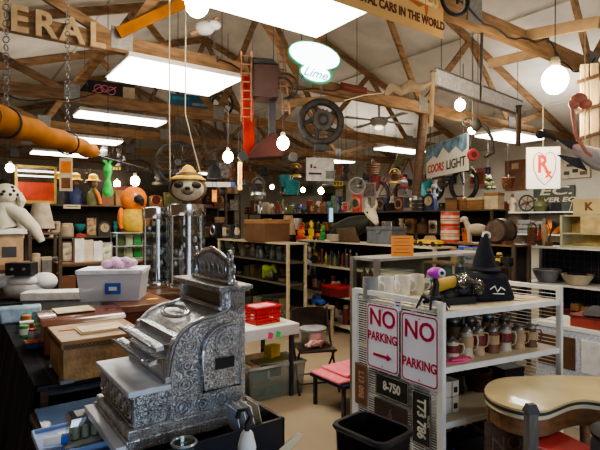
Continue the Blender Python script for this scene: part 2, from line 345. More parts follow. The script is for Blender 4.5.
def k_radio(t, w, h, c, c2):
    d = w*.45; MB().cb(0,0,0,w,d,h).build('case', c, t, bevel=.012); MB().box(-w*.4,w*.1,-d/2-.006,-d/2,h*.2,h*.8).build('speaker_cloth', c2, t)
    for z in (.3,.7): MB().lathe([(h*.1,0),(h*.08,-.02)], (w*.3,-d/2,h*z), 12, 'y').build('knob', 'brass', t)
def k_teapot(t, w, h, c, c2):
    r = w*.32; MB().lathe([(r*.6,0),(r,.25*h),(r*.95,.5*h),(r*.5,.72*h)]).build('body', c, t); MB().lathe([(r*.52,.72*h),(r*.3,.82*h),(r*.1,.86*h),(r*.14,.95*h),(r*.05,h)]).build('lid', c2, t)
    MB().tube([(-r*.8,0,.3*h),(-r*1.3,0,.5*h),(-r*1.55,0,.72*h)], [r*.2,r*.14,r*.1], 8).build('spout', c, t); MB().ring((r*.95,0,.42*h), h*.2, r*.09, 'y', 10, 5, -PI/2, PI/2).build('handle', c2, t)
def k_helmet(t, w, h, c, c2):
    r = w/2; MB().lathe([(r,0),(r*1.02,.3*h),(r*.85,.7*h),(r*.4,.95*h),(r*.05,h)], n=18).build('shell', c, t); MB().prism([(-r*.9,.05*h),(r*.9,.05*h),(r*.6,-.0),(-r*.6,0)], -r*1.4, -r*.8).build('visor', c2, t)
def k_tool(t, w, h, c, c2):     # hand drill or meat grinder like iron gadget
    MB().lathe([(w*.3,0),(w*.25,.1*h),(w*.1,.2*h),(w*.1,.5*h)]).build('stand', c, t); MB().ball((0,0,.6*h), (w*.22,w*.2,h*.2)).lathe([(w*.12,.7*h),(w*.24,h),(w*.2,h),(w*.1,.75*h)]).build('hopper', c, t)
    k = MB().tube([(w*.1,0,.6*h),(w*.3,0,.6*h),(w*.42,0,.35*h)], w*.04, 6).build('crank', c2, t); MB().tube([(w*.42,0,.35*h),(w*.42,-w*.2,.35*h)], w*.055, 8).build('knob', c2, k)
def k_books(t, w, h, c, c2):
    MB().box(-w/2,w/2,-.09,.09,0,.012).box(-w/2,w/2,-.09,.09,h-.012,h).box(-w/2,-w/2+.01,-.09,.09,0,h).build('cover', c, t); MB().box(-w/2+.005,w/2-.006,-.085,.085,.01,h-.01).build('pages', 'cream', t)
def k_book(t, w, h, c, c2):
    MB().box(-w/2,w/2,-.08,-.075,0,h).box(-w/2,-w/2+.005,-.08,.08,0,h).box(w/2-.005,w/2,-.08,.08,0,h).build('cover', c, t); MB().box(-w/2+.005,w/2-.005,-.072,.078,.004,h-.006).build('pages', 'cream', t)
def k_wheel(t, w, h, c, c2):
    r = w/2; MB().ring((0,0,r), r*.9, r*.1, 'y', 24, 8).build('rim', c, t); MB().lathe([(r*.2,-.03),(r*.2,.03)], (0,0,r), 12, 'y').build('hub', c2, t)
    for i in range(6): a = PI/3*i+.3; MB().tube([(r*.15*math.cos(a),0,r+r*.15*math.sin(a)),(r*.85*math.cos(a),0,r+r*.85*math.sin(a))], r*.05, 6).build('spoke', c2, t)
def k_lantern(t, w, h, c, c2):
    r = w/2; MB().lathe([(r*.9,0),(r*.9,.15*h),(r*.5,.22*h)]).build('fuel_tank', c, t); MB().lathe([(r*.5,.22*h),(r*.7,.4*h),(r*.4,.62*h)]).build('glass_globe', c2, t)
    MB().lathe([(r*.55,.62*h),(r*.3,.75*h),(r*.35,.8*h),(r*.1,.84*h)]).build('cap', c, t); MB().ring((0,0,.6*h), h*.38, .006, 'y', 14, 5, 0, PI).build('handle', c, t)
def k_scale(t, w, h, c, c2):
    MB().prism([(-w*.35,0),(w*.35,0),(w*.2,h*.75),(-w*.2,h*.75)], -w*.2, w*.2).build('body', c, t, bevel=.006); MB().lathe([(w*.15,0),(w*.15,.006)], (0,-w*.21,h*.42), 16, 'y').build('dial', 'white', t)
    MB().lathe([(w*.1,.75*h),(w*.12,.85*h),(w*.48,.92*h),(w*.5,h),(w*.46,h),(w*.1,.87*h)]).build('pan', c2, t)
def k_plush(t, w, h, c, c2):
    m = MB().ball((0,0,h*.3), (w*.32,w*.28,h*.3)).ball((0,-w*.05,h*.72), (w*.26,w*.24,h*.22))
    for s in (-1,1): m.ball((s*w*.3,-w*.1,h*.4), (w*.1,w*.12,h*.14)).ball((s*w*.22,-w*.3,h*.1), (w*.12,w*.2,h*.1))
    m.build('body', c, t)
    for s in (-1,1): MB().ball((s*w*.18,0,h*.92), (w*.09,w*.05,h*.08)).build('ear', c2, t)
    MB().ball((0,-w*.27,h*.67), (w*.12,w*.09,h*.08)).build('muzzle', c2, t)
def k_carton(t, w, h, c, c2):
    d = w*.8; MB().cb(0,0,0,w,d,h).build('body', c, t, bevel=.003); MB().box(-w*.03,w*.03,-d/2-.002,d/2+.002,0,h+.002).build('tape', c2, t); MB().box(w*.12,w*.38,-d/2-.002,-d/2,h*.25,h*.6).build('printed_patch', 'charcoal', t)
def k_sign(t, w, h, c, c2):
    MB().box(-w/2,w/2,-.008,.008,0,h).build('board', c, t); m = MB()
    n = max(2, int(h/.07))
    for i in range(n): x = w*.38*random.uniform(.6,1); m.box(-x,x,-.012,-.0085,h*(i+.35)/n,h*(i+.65)/n)
    m.build('painted_stripe', c2, t)
def k_glassdome(t, w, h, c, c2):
    MB().lathe([(w*.45,0),(w*.5,.03*h),(w*.45,.08*h)]).build('base', c2, t); MB().lathe([(w*.38,.08*h),(w*.38,.6*h),(w*.25,.88*h),(w*.05,h)], n=18).build('dome', 'clear', t); MB().ball((0,0,.35*h), (w*.2,w*.2,h*.2)).build('ornament', c, t)
def k_tray(t, w, h, c, c2):
    MB().cb(0,0,0,w,w*.6,.012).box(-w/2,w/2,-w*.3,-w*.28,0,h).box(-w/2,w/2,w*.28,w*.3,0,h).box(-w/2,-w/2+.012,-w*.3,w*.3,0,h).box(w/2-.012,w/2,-w*.3,w*.3,0,h).build('tray', c, t)
    for i in range(3): MB().ball((-w*.28+i*w*.28,0,h*.8+.01), (w*.12,w*.2,h*.7)).build('contents', c2, t)
KN = dict(box=('box','box'), bottle=('bottle','bottle'), jar=('lidded_jar','jar'), vase=('vase','vase'), cup=('trophy_cup','trophy'), mug=('mug','mug'), stein=('beer_stein','stein'),
  can=('tin_can','tin'), bowl=('bowl','bowl'), bucket=('bucket','bucket'), lamp=('table_lamp','lamp'), shade=('table_lamp','lamp'), clock=('mantel_clock','clock'), camera=('box_camera','camera'),
  frame=('framed_picture','picture'), suitcase=('suitcase','suitcase'), truck=('toy_truck','toy truck'), car=('toy_car','toy car'), horn=('phonograph_horn','horn'), hat=('hat','hat'),
  figure=('figurine','figurine'), dog=('animal_figurine','figurine'), basket=('wicker_basket','basket'), crate=('slatted_crate','crate'), radio=('table_radio','radio'), teapot=('teapot','teapot'),
  helmet=('helmet','helmet'), tool=('cast_grinder','grinder'), books=('book','book'), book=('book','book'), wheel=('spoked_wheel','wheel'), lantern=('oil_lantern','lantern'), scale=('kitchen_scale','scale'),
  plush=('stuffed_toy','toy'), carton=('cardboard_carton','carton'), sign=('painted_sign','sign'), dome=('glass_dome','glass dome'), tray=('display_tray','tray'))
FN = dict(shade=k_shade, dome=k_glassdome)
NOUN = dict(shade='flared table lamp', cup='trophy cup', stein='lidded stein', can='tin can', horn='phonograph horn', figure='figurine', dog='animal figurine',
   tool='hand crank grinder', books='thick book', wheel='spoked wheel', camera='old camera', clock='round faced clock', frame='framed picture', box='lidded box', sign='painted sign', dome='glass dome ornament',
   truck='toy truck', car='toy car', plush='stuffed toy', scale='kitchen scale', carton='cardboard carton', tray='tray of small goods', crate='slatted crate', bowl='wide bowl')
def item(kind, pos, w, h, c, c2, label=None, rz=A36, group=None, desc=None, name=None, cat=None):
    n, ct = KN[kind]
    t = thing(name or n, label, cat or ct, pos, rz, group)
    (FN.get(kind) or globals()['k_'+kind])(t, w, h, c, c2)
    return t
ORD = ['first','second','third','fourth','fifth','sixth','seventh','eighth','ninth','tenth','eleventh','twelfth','thirteenth','fourteenth','fifteenth','sixteenth','seventeenth','eighteenth','nineteenth','twentieth','twenty-first','twenty-second','twenty-third','twenty-fourth','twenty-fifth','twenty-sixth']+['twenty-'+x for x in ('seventh','eighth','ninth')]+['thirtieth']+['thirty-'+x for x in ('first','second','third','fourth','fifth','sixth','seventh','eighth','ninth')]+['fortieth']+['forty-'+x for x in ('first','second','third','fourth','fifth','sixth','seventh','eighth','ninth')]+['fiftieth']+['fifty-'+x for x in ('first','second','third','fourth','fifth','sixth','seventh','eighth','ninth')]
CN = dict(clear='clear glass', silver='silver coloured', wooden='brown wood', iron='dark iron', brass='brass coloured', copper='copper coloured')
def row_u(u, z, px0, px1, specs, where, rz=A36, jit=.03):
    """goods stand on a board of constant u between two sight lines, left to right"""
    va, vb = on_u(px0, u), on_u(px1, u); _row(lambda f: UV(u+random.uniform(-jit, jit), va+(vb-va)*f), abs(vb-va), z, specs, where, rz-PI/2)
def row_v(v, z, px0, px1, specs, where, rz=A36, jit=.03):
    ua, ub = on_v(px0, v), on_v(px1, v); _row(lambda f: UV(ua+(ub-ua)*f, v+random.uniform(-jit, jit)), abs(ub-ua), z, specs, where, rz)
def _row(P, L, z, specs, where, rz):
    tot = sum(s[3] for s in specs); gap = (L-tot)/max(1, len(specs)); x = gap/2; k = 1
    if gap < 0: k = L/tot; gap = 0; x = 0
    for i, s in enumerate(specs):
        kind, c, c2, w, h = s[:5]; w *= k; f = (x+w/2)/L; x += w+gap
        nm = CN.get(c, c); noun = NOUN.get(kind, kind); 
        if kind == 'tin_can': noun = 'tin'
        lab = '%s %s, %s from left %s' % (nm, noun, ORD[i], where) if len(s) < 6 else s[5]
        item(kind, P(f)+(z,), w, h, c, c2, lab, rz)
def rnd(n, kinds, cols, w=(.1,.2), h=(.12,.25)):
    out = []
    for i in range(n):
        k = random.choice(kinds); c = random.choice(cols); c2 = random.choice([x for x in cols if x != c]+['cream'])
        out.append((k, c, c2, random.uniform(*w), random.uniform(*h)))
    return out

# ---------------------------------------------------------------- furniture that carries the goods
def shelf_unit(name, label, u0, u1, v0, v1, zs, top, m, mf, back=None, cat='shelf', glassy=False, panel='back_panel'):
    """open unit with four posts; back in {'u','v',None} says which far side is closed"""
    t = thing(name, label, cat, UV(u0, v0)+(0,)); du, dv = u1-u0, v1-v0
    for x in (0, du):
        for y in (0, dv): MB().cb(x, y, 0, .04, .04, top).build('post', mf, t)
    for z in zs: MB().box(-.01, du+.01, -.01, dv+.01, z-.025, z).build('shelf_board', m, t, bevel=.003)
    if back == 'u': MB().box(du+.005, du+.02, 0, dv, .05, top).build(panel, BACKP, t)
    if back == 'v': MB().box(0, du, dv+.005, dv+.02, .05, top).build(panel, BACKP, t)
    if glassy:
        g = glass('case glass', (.86,.93,.92), .05)
        MB().box(.0, .006, .03, dv-.03, .1, top-.03).build('side_glass', g, t); MB().box(.03, du-.03, 0, .006, .1, top-.03).build('front_glass', g, t)
    return t
# ================================================================ cash register
REG = mat('ornate nickel', (.78,.79,.82), .30, .92, .25, 18, .7, 78, vor=True)
REGP = mat('plain nickel', (.55,.57,.61), .22, .95, .12, 14, .15, 60)
REGD = mat('dark aged nickel', (.42,.42,.42), .33, .85, .4, 25, .6, 60, vor=True)
MARB = mat('pale worn marble', (.62,.66,.74), .3, 0, .12, 9, .1)
BLK = mat('black lacquer', (.015,.015,.018), .3, 0, .2, 6, .05)
BLKC = mat('black cloth', (.012,.013,.02), .95, 0, .3, 30, .2, 60)
O = (-.651, 1.87, .945)
W_, D_ = .49, .50        # width along local y, depth along local x
t = thing('cash_register', 'ornate antique silver cash register with raised name plate on top', 'cash register', O)
MB().box(-.03,.52,-.015,W_+.015,-.045,.0).box(-.02,.51,-.005,W_+.005,0,.035).build('base_moulding', REG, t, bevel=.004)
MB().box(-.07,-.03,-.02,W_+.02,-.045,-.01).build('front_rail', MARB, t, bevel=.004)
d = MB().box(.005,.16,.012,W_-.012,.035,.165).build('cash_drawer', REG, t, bevel=.004)
m = MB()
for k in range(5):
    y = .06+k*.0925; m.ring((.0,y,.1), .034, .006, 'x', 16, 5).ring((0,y,.1), .018, .005, 'x', 12, 5).ring((0,y+.046,.075), .016, .004, 'x', 10, 5).ring((0,y+.046,.125), .016, .004, 'x', 10, 5)
m.tube([(.0,.02,.048),(.0,W_-.02,.048)], .006, 6).tube([(.0,.02,.152),(.0,W_-.02,.152)], .006, 6); m.build('scroll_relief', REGP, d)
MB().box(-.022,.15,-.012,W_+.012,.165,.188).build('marble_ledge', MARB, t, bevel=.005)
prof = [(.135,.03),(.50,.03),(.50,.54),(.42,.54),(.415,.47),(.40,.455),(.34,.44),(.29,.435),(.24,.418),(.21,.4),(.185,.375),(.165,.34),(.15,.29),(.14,.22)]
ins = [(x+(.012 if x < .45 else -.008), z-.012) for x, z in prof]
for y0, y1 in ((0,.03),(W_-.03,W_)): MB().prism(prof, y0, y1, 'xz').build('side_cheek', REG, t, bevel=.003)
hood = [(.2,.03),(.49,.03),(.49,.50),(.40,.45),(.34,.43),(.29,.425),(.24,.408),(.21,.39),(.195,.37),(.19,.34),(.2,.3)]
hd = MB().prism(hood, .03, W_-.03, 'xz').build('hood', REG, t)
m = MB()                                      # oval medallion lying on the hood
cx, cz, ang = .262, .432, R3(20)
for (ra, rb, rr) in ((.13,.045,.006),(.11,.034,.004)):
    m.tube([(cx+rb*math.sin(a)*math.cos(ang), W_/2+ra*math.cos(a), cz+rb*math.sin(a)*math.sin(ang)+.002) for a in [2*PI*i/28 for i in range(28)]], rr, 5, closed=True)
m.text
m.build('oval_medallion', REGP, hd)
# rim beads following the cheek edge, and the arched panel on the near cheek
m = MB().tube([(x,-.004,z) for x, z in prof[3:]], .009, 6); m.build('edge_bead', REGP, t)
arch = [(.285,.13),(.46,.13),(.46,.40)]+[(.40+.115*math.cos(a), .285+.115*math.sin(a)) for a in [PI/2+PI/2*i/8 for i in range(9)]]
ap = MB().prism(arch, -.022, 0, 'xz').build('arched_panel', REG, t, bevel=.004)
m = MB(); m.tube([(x,-.024,z) for x, z in arch], .0065, 6, closed=True)
m.ring((.385,-.024,.335), .042, .005, 'y', 18, 5).ring((.385,-.024,.335), .022, .005, 'y', 14, 5)
for k in range(5): a = PI*k/4; m.ring((.385+.034*math.cos(a),-.024,.345+.036*math.sin(a)), .01, .003, 'y', 8, 4)
m.build('panel_moulding', REGP, ap)
MB().box(.34,.43,-.026,-.021,.215,.262).build('slot_window', BLK, ap)
MB().prism([(.337,.212),(.433,.212),(.433,.265),(.337,.265)], -.0235, -.021, 'xz').build('window_frame', REGD, ap)
for k, (x, z, r) in enumerate(((.20,.08,.03),(.29,.075,.026),(.38,.08,.03),(.455,.075,.022),(.215,.17,.028),(.222,.25,.022),(.235,.33,.02),(.475,.45,.014),(.475,.3,.012))):
    MB().ring((x,-.003,z), r, .0045, 'y', 14, 5).ring((x,-.003,z), r*.5, .004, 'y', 10, 5).build('rosette', REGP, t)
MB().lathe([(.011,0),(.011,-.012)], (.235,-.006,.215), 12, 'y').build('lock', REGD, t)
# key banks
for tier, (x, z, nk) in enumerate(((.105,.342,13),(.075,.288,13))):
    MB().prism([(x-.008,z-.02),(x+.022,z-.016),(x+.022,z+.004),(x-.01,z-.006)], .01, W_-.01, 'xz').build('key_rail', REGP, t)
    for k in range(nk):
        y = .05+k*(W_-.1)/(nk-1)
        q = MB().lathe([(.0145,0),(.0155,.005),(.0145,.01)], (0,0,0), 12); q.v = [(x-.025+a, y+b, z-.004+c_-a*.3) for a, b, c_ in q.v]; q.tube([(x-.024,y,z-.004),(x+.085,y,z-.006)], .0045, 5)
        q.build('key', REGP, t)
MB().prism([(.135,.188),(.2,.188),(.215,.38),(.175,.37)], .03, W_-.03, 'xz').build('front_slope', REGP, t)
for y in (.0, W_-.03): MB().prism([(.125,.188),(.16,.188),(.2,.375),(.165,.365),(.145,.30)], y, y+.03, 'xz').build('key_bracket', REG, t, bevel=.003)
# indicator box
MB().box(.40,.406,.03,W_-.03,.455,.545).build('indicator_glass', glass('indicator glass', (.7,.78,.78), .25), t)
m = MB()
for k in range(9): m.box(.42,.424,.05+k*.045,.085+k*.045,.465,.535)
m.build('indicator_tabs', 'cream', t)
MB().tube([(.39,.02,.462),(.39,W_-.02,.462)], .014, 10).build('roll_moulding', REGP, t)
for y in (.0, W_-.03): MB().box(.385,.5,y,y+.03,.45,.545).build('indicator_end', REG, t, bevel=.003)
MB().box(.36,.53,-.02,W_+.02,.545,.565).box(.37,.52,-.01,W_+.01,.535,.547).build('cap_slab', REGD, t, bevel=.004)
# name plate
zb = .567; sh = [(.035,zb+.012),(.395,zb+.012),(.405,zb+.05),(.40,zb+.09),(.385,zb+.113),(.35,zb+.118),(.31,zb+.137),(.26,zb+.150),(.215,zb+.157),(.17,zb+.150),(.12,zb+.137),(.08,zb+.118),(.045,zb+.113),(.03,zb+.09),(.025,zb+.05)]
tp = MB().prism(sh, .435, .452, 'yz').build('name_plate', mat('bluish silver plate', (.50,.54,.64), .45, .35, .35, 30, .5, 60), t, bevel=.003)
m = MB().tube([(.432,y,z) for y, z in sh], .007, 6, closed=True); m.tube([(.432,.215+(y-.215)*.84,zb+.07+(z-zb-.07)*.78) for y, z in sh], .004, 5, closed=True); m.build('plate_rim', REGP, tp)
m = MB()
for k in range(6): y = .09+k*.05; m.ring((.431,y,zb+.062), .016, .0035, 'x', 12, 5).tube([(.431,y-.018,zb+.04),(.431,y+.012,zb+.09)], .0035, 5)
m.build('engraved_scrolls', REGP, tp)
for s, y in ((1,.03),(-1,.40)):
    for dy, dz, r_ in ((0,.115,.02),(-s*.012,.02,.024),(-s*.02,.07,.018)): MB().ring((.44,y+dy,zb+dz), r_, .007, 'x', 14, 6).build('scroll_finial', REGP, tp)
    MB().ball((.44,y,zb+.142), .012).build('finial_ball', REGP, tp)
MB().box(.42,.47,.01,.42,.565,.582).build('plate_foot', REGP, tp, bevel=.003)

# black till box the register stands on: shallow open tray along its near side
bx = UV(.575, 1.73)
t = thing('till_box', 'black lacquered till box under the silver cash register, open along its near side', 'box', bx+(.79,))
LX, LY = .60, .80
MB().box(0,LX,0,LY,0,.02).box(0,LX,.16,LY,0,.107).build('box_body', BLK, t)
MB().box(0,LX,0,.016,0,.15).box(0,.016,0,LY,0,.108).box(LX-.016,LX,0,LY,0,.15).build('box_side', BLK, t, bevel=.002)
MB().box(.2,.215,.016,.16,.02,.12).build('divider', WOODM, t); MB().box(.4,.415,.016,.16,.02,.12).build('divider', WOODM, t)
MB().box(.02,.36,.03,.15,.05,.06).build('coin_tray', 'charcoal', t)
for k in range(4):
    x = .42+k*.035; p = UV(.575+x, 1.76)
    c = MB().box(0,.004,0,.1,0,.14+.0*k, 0); c.T = Matrix.Identity(4)
    o = thing('paper_card', ['foremost of four white cards standing in the black till box','second white card standing in the black till box','third white card standing in the black till box','rearmost white card standing in the black till box'][k], 'card', p+(.812,))
    MB().prism([(0,0),(.004,0),(-.04,.2),(-.044,.2)], 0, .1, 'xz').build('card', ['blue','white','white','beige'][k] if k else mat('pale blue card',(.5,.6,.75),.5), o)
# items on the near edge
x, y, z = at(247, 452, 1.55)
t = thing('coat_hook', 'black curved hook screwed on a white handle at the bottom edge', 'hook', (x, y, z-.06), 0)
MB().lathe([(.028,0),(.03,.08),(.02,.12),(.012,.13)]).build('handle', 'white', t)
MB().tube([(0,0,.12),(0,0,.15),(.012,0,.175),(.0,0,.20),(-.025,0,.195),(-.03,0,.17)], .009, 8).build('hook', 'black', t)
t = thing('glass_tumbler', 'clear glass ashtray at the near edge of the black till box', 'ashtray', at(184, 452, 1.72), 0)
MB().lathe([(.035,0),(.045,.04),(.04,.04),(.03,.01)], n=18).build('bowl', 'clear', t); MB().ring((0,0,.035), .043, .005).build('rim', 'silver', t)
t = thing('wooden_paddle', 'pale wooden paddle poking up from the bottom edge beside the till box', 'paddle', at(272, 462, 1.5), R3(8))
m = MB().prism([(-.02,0),(.08,.085),(.095,.08),(.09,.07),(.01,-.02)], 0, .004, 'xz'); m.build('blade', 'cream', t); MB().bar((-.02,.002,-.01),(.0,.002,.01),.012,.02).build('handle', 'wooden', t)

# ---------------------------------------------------------------- glass topped counter under the register
bC = UV(.36, 1.0)
t = thing('glass_counter', 'low glass topped sales counter holding the silver cash register', 'counter', bC+(0,))
MB().box(0,.84,0,1.92,0,.72).build('cabinet', BLK, t)
MB().box(-.02,.86,-.02,1.94,.72,.76).build('top_frame', WOODD, t, bevel=.004)
MB().box(0,.84,0,1.92,.76,.785).build('glass_top', mat('glass with painted blue reflection', (.10,.16,.30), .08, 0, .3, 2, coat=.5, spec=.9), t)  # blue window reflection is put into the glass colour
MB().box(-.04,-.02,.02,1.9,.3,.72).build('drape', BLKC, t)
x, y, z = on(87, 440, .785)
t = thing('light_blue_tray', 'pale blue tray lying left of the register front', 'tray', (x-.02, y+.02, .786))
MB().box(-.2,.22,-.16,.16,0,.012).box(-.2,.22,-.16,-.15,0,.03).box(-.2,.22,.15,.16,0,.03).box(-.2,-.19,-.16,.16,0,.03).build('tray', mat('pale blue plastic',(.30,.42,.72),.35), t, bevel=.003)
MB().box(-.1,.1,-.1,.1,.013,.016).build('paper', 'white', t)
x, y, z = on(76, 441, .82)
t = thing('votive_box', 'small clear plastic box of silver capped jars with label on lid', 'box', (x, y+.12, .803))
MB().cb(0,0,0,.17,.13,.07).build('box', 'clear', t, bevel=.006)
MB().cb(0,0,.07,.178,.138,.03,-.01,-.01).build('lid', glass('lid glass', (.75,.78,.8), .3), t)
MB().cb(0,0,.101,.11,.08,.002).build('lid_label', 'grey', t)
for i in range(4):
    for j in range(2): MB().lathe([(.016,0),(.016,.05),(.012,.06)], (-.06+i*.04,-.035+j*.07,.003)).build('jar', 'cream', t)
x, y, z = on(53, 450, .8)
t = thing('tape_roll', 'white rolled tape with blue end at lower left', 'tape roll', (x, y+.03, .83), R3(20))
MB().lathe([(.022,-.05),(.022,.05)], axis='x').build('roll', 'white', t); MB().lathe([(.0225,.02),(.0225,.05)], axis='x').build('blue_end', 'blue', t)
# tall framed display counter further along, holding the crates
bL = UV(.40, 3.0)
t = thing('display_counter', 'dark wood framed display counter carrying the antique wooden crates', 'counter', bL+(0,))
FR = WOODD
for x in (0,1.12):
    for y in (0,2.6): MB().cb(x+.02,y+.02,0,.04,.04,.85).build('post', FR, t)
MB().box(-.02,1.18,-.02,2.66,.85,.88).build('top', BLK, t, bevel=.004)
MB().box(0,1.16,0,2.64,0,.08).box(0,1.16,0,2.64,.4,.415).build('shelf', FR, t)
MB().box(.04,1.12,.0,.006,.08,.85).build('front_glass', glass('dark case glass', (.5,.58,.7), .12), t)
MB().box(.04,1.12,2.6,2.62,.08,.85).build('rear_panel', BLK, t)
m = MB()
n = 40
pts = [( -.03-.02*math.sin(i*.9)-.008*math.sin(i*2.3), i*2.66/n) for i in range(n+1)]
for i in range(n):
    (a, b), (c, d) = pts[i], pts[i+1]
    m.add([(a-.12,b,.0),(c-.12,d,.0),(c*.4-.01,d,.89),(a*.4-.01,b,.89)], [(0,1,2,3)])
m.box(-.03,.06,0,2.66,.884,.889)
m.build('cloth_drape', BLKC, t)
# crates on it
def ochest(name, label, px, py, z, w, d, h, body, lid, dome=0, extra=None, dx=0, dy=0):
    x, y, _ = on(px, py, z); t = thing(name, label, 'chest', (x+dx, y+dy, z+.001))
    MB().box(0,w,0,d,0,h*.8).build('body', body, t, bevel=.005)
    if dome:
        pr = [(0,h*.8)]+[(d/2-d/2*math.cos(a), h*.8+dome*math.sin(a)) for a in [PI*i/10 for i in range(11)]]+[(d,h*.8)]
        MB().prism([(-.01+b*(d+.02)/d, c) for b, c in pr], -.01, w+.01, 'yz').build('domed_lid', lid, t)
    else: MB().box(-.012,w+.012,-.012,d+.012,h*.8,h).build('lid', lid, t, bevel=.004)
    return t
CARV = mat('carved tan wood', (.40,.235,.10), .6, 0, .35, 12, .8, 50)
t = ochest('wooden_chest', 'tan wooden chest with ornate carved border band, white paper on lid', 63, 384, .89, .44, .44, .235, CARV, mat('tan lid wood', (.36,.20,.08), .4, 0, .3, 5, .1, stretch=(1,6,1)))
m = MB()
for k in range(22): m.ring((.01+k*.02,-.014,.205), .008, .003, 'y', 8, 4)
for k in range(20): m.ring((-.014,.02+k*.0215,.205), .008, .003, 'x', 8, 4)
m.box(0,.44,-.012,-.002,.188,.193).box(-.012,-.002,0,.44,.188,.193).build('carved_border', WOODD, t)
for (a, b) in ((0,0),(.4,0),(0,.38)): MB().cb(a+.02,b+.02,-.0,.07,.07,.02).build('foot', GAL, t)
MB().prism([(.02,.03),(.14,.015),(.15,.035),(.04,.06)], -.0, .003, 'xy').build('tag', 'orange', t).location = (0.0,.25,.236)
x, y, z = on(100, 329, 1.128)
t2 = thing('paper_sheet', 'white folded paper lying on the tan carved chest', 'paper', UV(toUV(x,y)[0], toUV(x,y)[1])+(1.127,))
MB().box(-.13,.12,-.09,.1,0,.008,.0).box(-.12,.13,-.085,.095,.008,.014).build('sheet', 'cream', t2)
MAH = mat('polished mahogany', (.13,.04,.02), .2, 0, .3, 5, .1, coat=.4, stretch=(1,6,1))
t = ochest('wooden_chest', 'dark reddish polished chest with domed lid behind the tan carved chest', 44, 357, .89, .52, .5, .25, MAH, MAH, .05)
MB().box(.1,.35,.12,.35,0,.006).build('paper_on_lid', 'cream', t).location = (0,0,.252)
t = ochest('wooden_chest', 'low reddish brown chest under the clear tote', 122, 340, .89, .4, .62, .25, MAH, mat('worn brown lid', (.20,.08,.04), .3, 0, .4, 6), dx=.0)
MB().cb(.3,.2,.252,.09,.05,.004).build('yellow_tag', 'yellow', t)
# tote
PLA = milky('frosted plastic', (.86,.88,.95), .5)
def tote(label, x, y, z, w, d, h, rz, lid, blue=True, wall=None):
    t = thing('plastic_tote', label, 'storage tote', (x, y, z), rz)
    m = MB(); k = .03
    for a in ((-w/2,w/2,-d/2,-d/2+.005),(-w/2,w/2,d/2-.005,d/2),(-w/2,-w/2+.005,-d/2,d/2),(w/2-.005,w/2,-d/2,d/2)): m.box(a[0],a[1],a[2],a[3],0,h)
    m.box(-w/2,w/2,-d/2,d/2,0,.005)
    m.v = [(p[0]*(1+.12*p[2]/h), p[1]*(1+.12*p[2]/h), p[2]) for p in m.v]
    m.build('tub', wall or PLA, t)
    W2, D2 = w*1.15, d*1.15
    r = MB(); r.box(-W2/2,W2/2,-D2/2,-D2/2+.02,h-.015,h+.01).box(-W2/2,W2/2,D2/2-.02,D2/2,h-.015,h+.01).box(-W2/2,-W2/2+.02,-D2/2,D2/2,h-.015,h+.01).box(W2/2-.02,W2/2,-D2/2,D2/2,h-.015,h+.01)
    if lid: r.box(-W2/2,W2/2,-D2/2,D2/2,h+.005,h+.018)
    r.build('rim', mat('white translucent lid', (.75,.77,.82), .4) if lid else mat('grey plastic rim', (.5,.52,.5), .4), t, bevel=.003)
    return t
x, y, z = on(110, 300, 1.145)
t = tote('clear plastic tote with white lid and blue label, pink paper on top', x, y+.1, 1.145, .45, .33, .235, R3(8), True)
MB().box(-.03,.09,-.195,-.19,.06,.15).build('blue_label', 'blue', t); MB().box(.0,.06,-.199,-.194,.09,.12).build('label_print', 'white', t)
MB().box(-.17,.17,-.11,.11,.01,.08).build('contents', 'grey', t)
x, y, z = at(124, 266, y+.08)
t = thing('tissue_bundle', 'crumpled pink and white tissue paper bundle on the tote lid', 'paper', (x, y, 1.396), 0)
m = MB()
for k in range(13): m.ball((random.uniform(-.14,.13), random.uniform(-.06,.06), .03+random.uniform(0,.035)), (.05,.04,.035), 7, 5)
m.build('pink_paper', mat('pale pink tissue', (.68,.42,.60), .7, 0, .15, 20, .5), t)
MB().ball((-.02,0,.065), (.06,.04,.025), 8, 5).ball((.05,0,.06), (.04,.04,.025), 8, 5).build('white_paper', 'white', t)

# ================================================================ gondola with the parking signs
G0 = Vector((.872, 2.95)); E1 = Vector((.925,.45)); E2 = Vector((-SU, CU)); GL, GW, GH = 1.06, .78, 1.27
def G(s, q): p = G0+E1*s+E2*q; return (p.x, p.y)
t = thing('gondola_shelf', 'white metal shop shelving unit with gridwall end carrying the parking signs', 'shelf', (G0.x, G0.y, 0), 0)
def Gl(s, q): p = E1*s+E2*q; return (p.x, p.y)
for (s, q) in ((0,0),(0,GW),(GL,0),(GL,GW),(GL*.5,GW)):
    x, y = Gl(s, q); p = MB(); p.T = Matrix.Translation((x,y,0)) @ Matrix.Rotation(A36,4,'Z'); p.cb(0,0,0,.035,.035,GH+.02 if s < GL else GH+.06)
    for k in range(40): p.cb(-.019,0,.05+k*.03,.002,.008,.016)
    p.build('post', WHITEM, t)
BOARD = mat('cream shelf board', (.62,.55,.40), .5, 0, .14, 4, .05)
for z in (GH-.04, .89, .55, .2):
    MB().prism([Gl(0,0), Gl(GL,0), Gl(GL,GW), Gl(0,GW)], z-.02, z, 'xy').build('shelf_board', BOARD, t)
    MB().prism([Gl(0,-.012), Gl(GL,-.012), Gl(GL,0), Gl(0,0)], z-.035, z+.002, 'xy').build('price_rail', WHITEM, t)
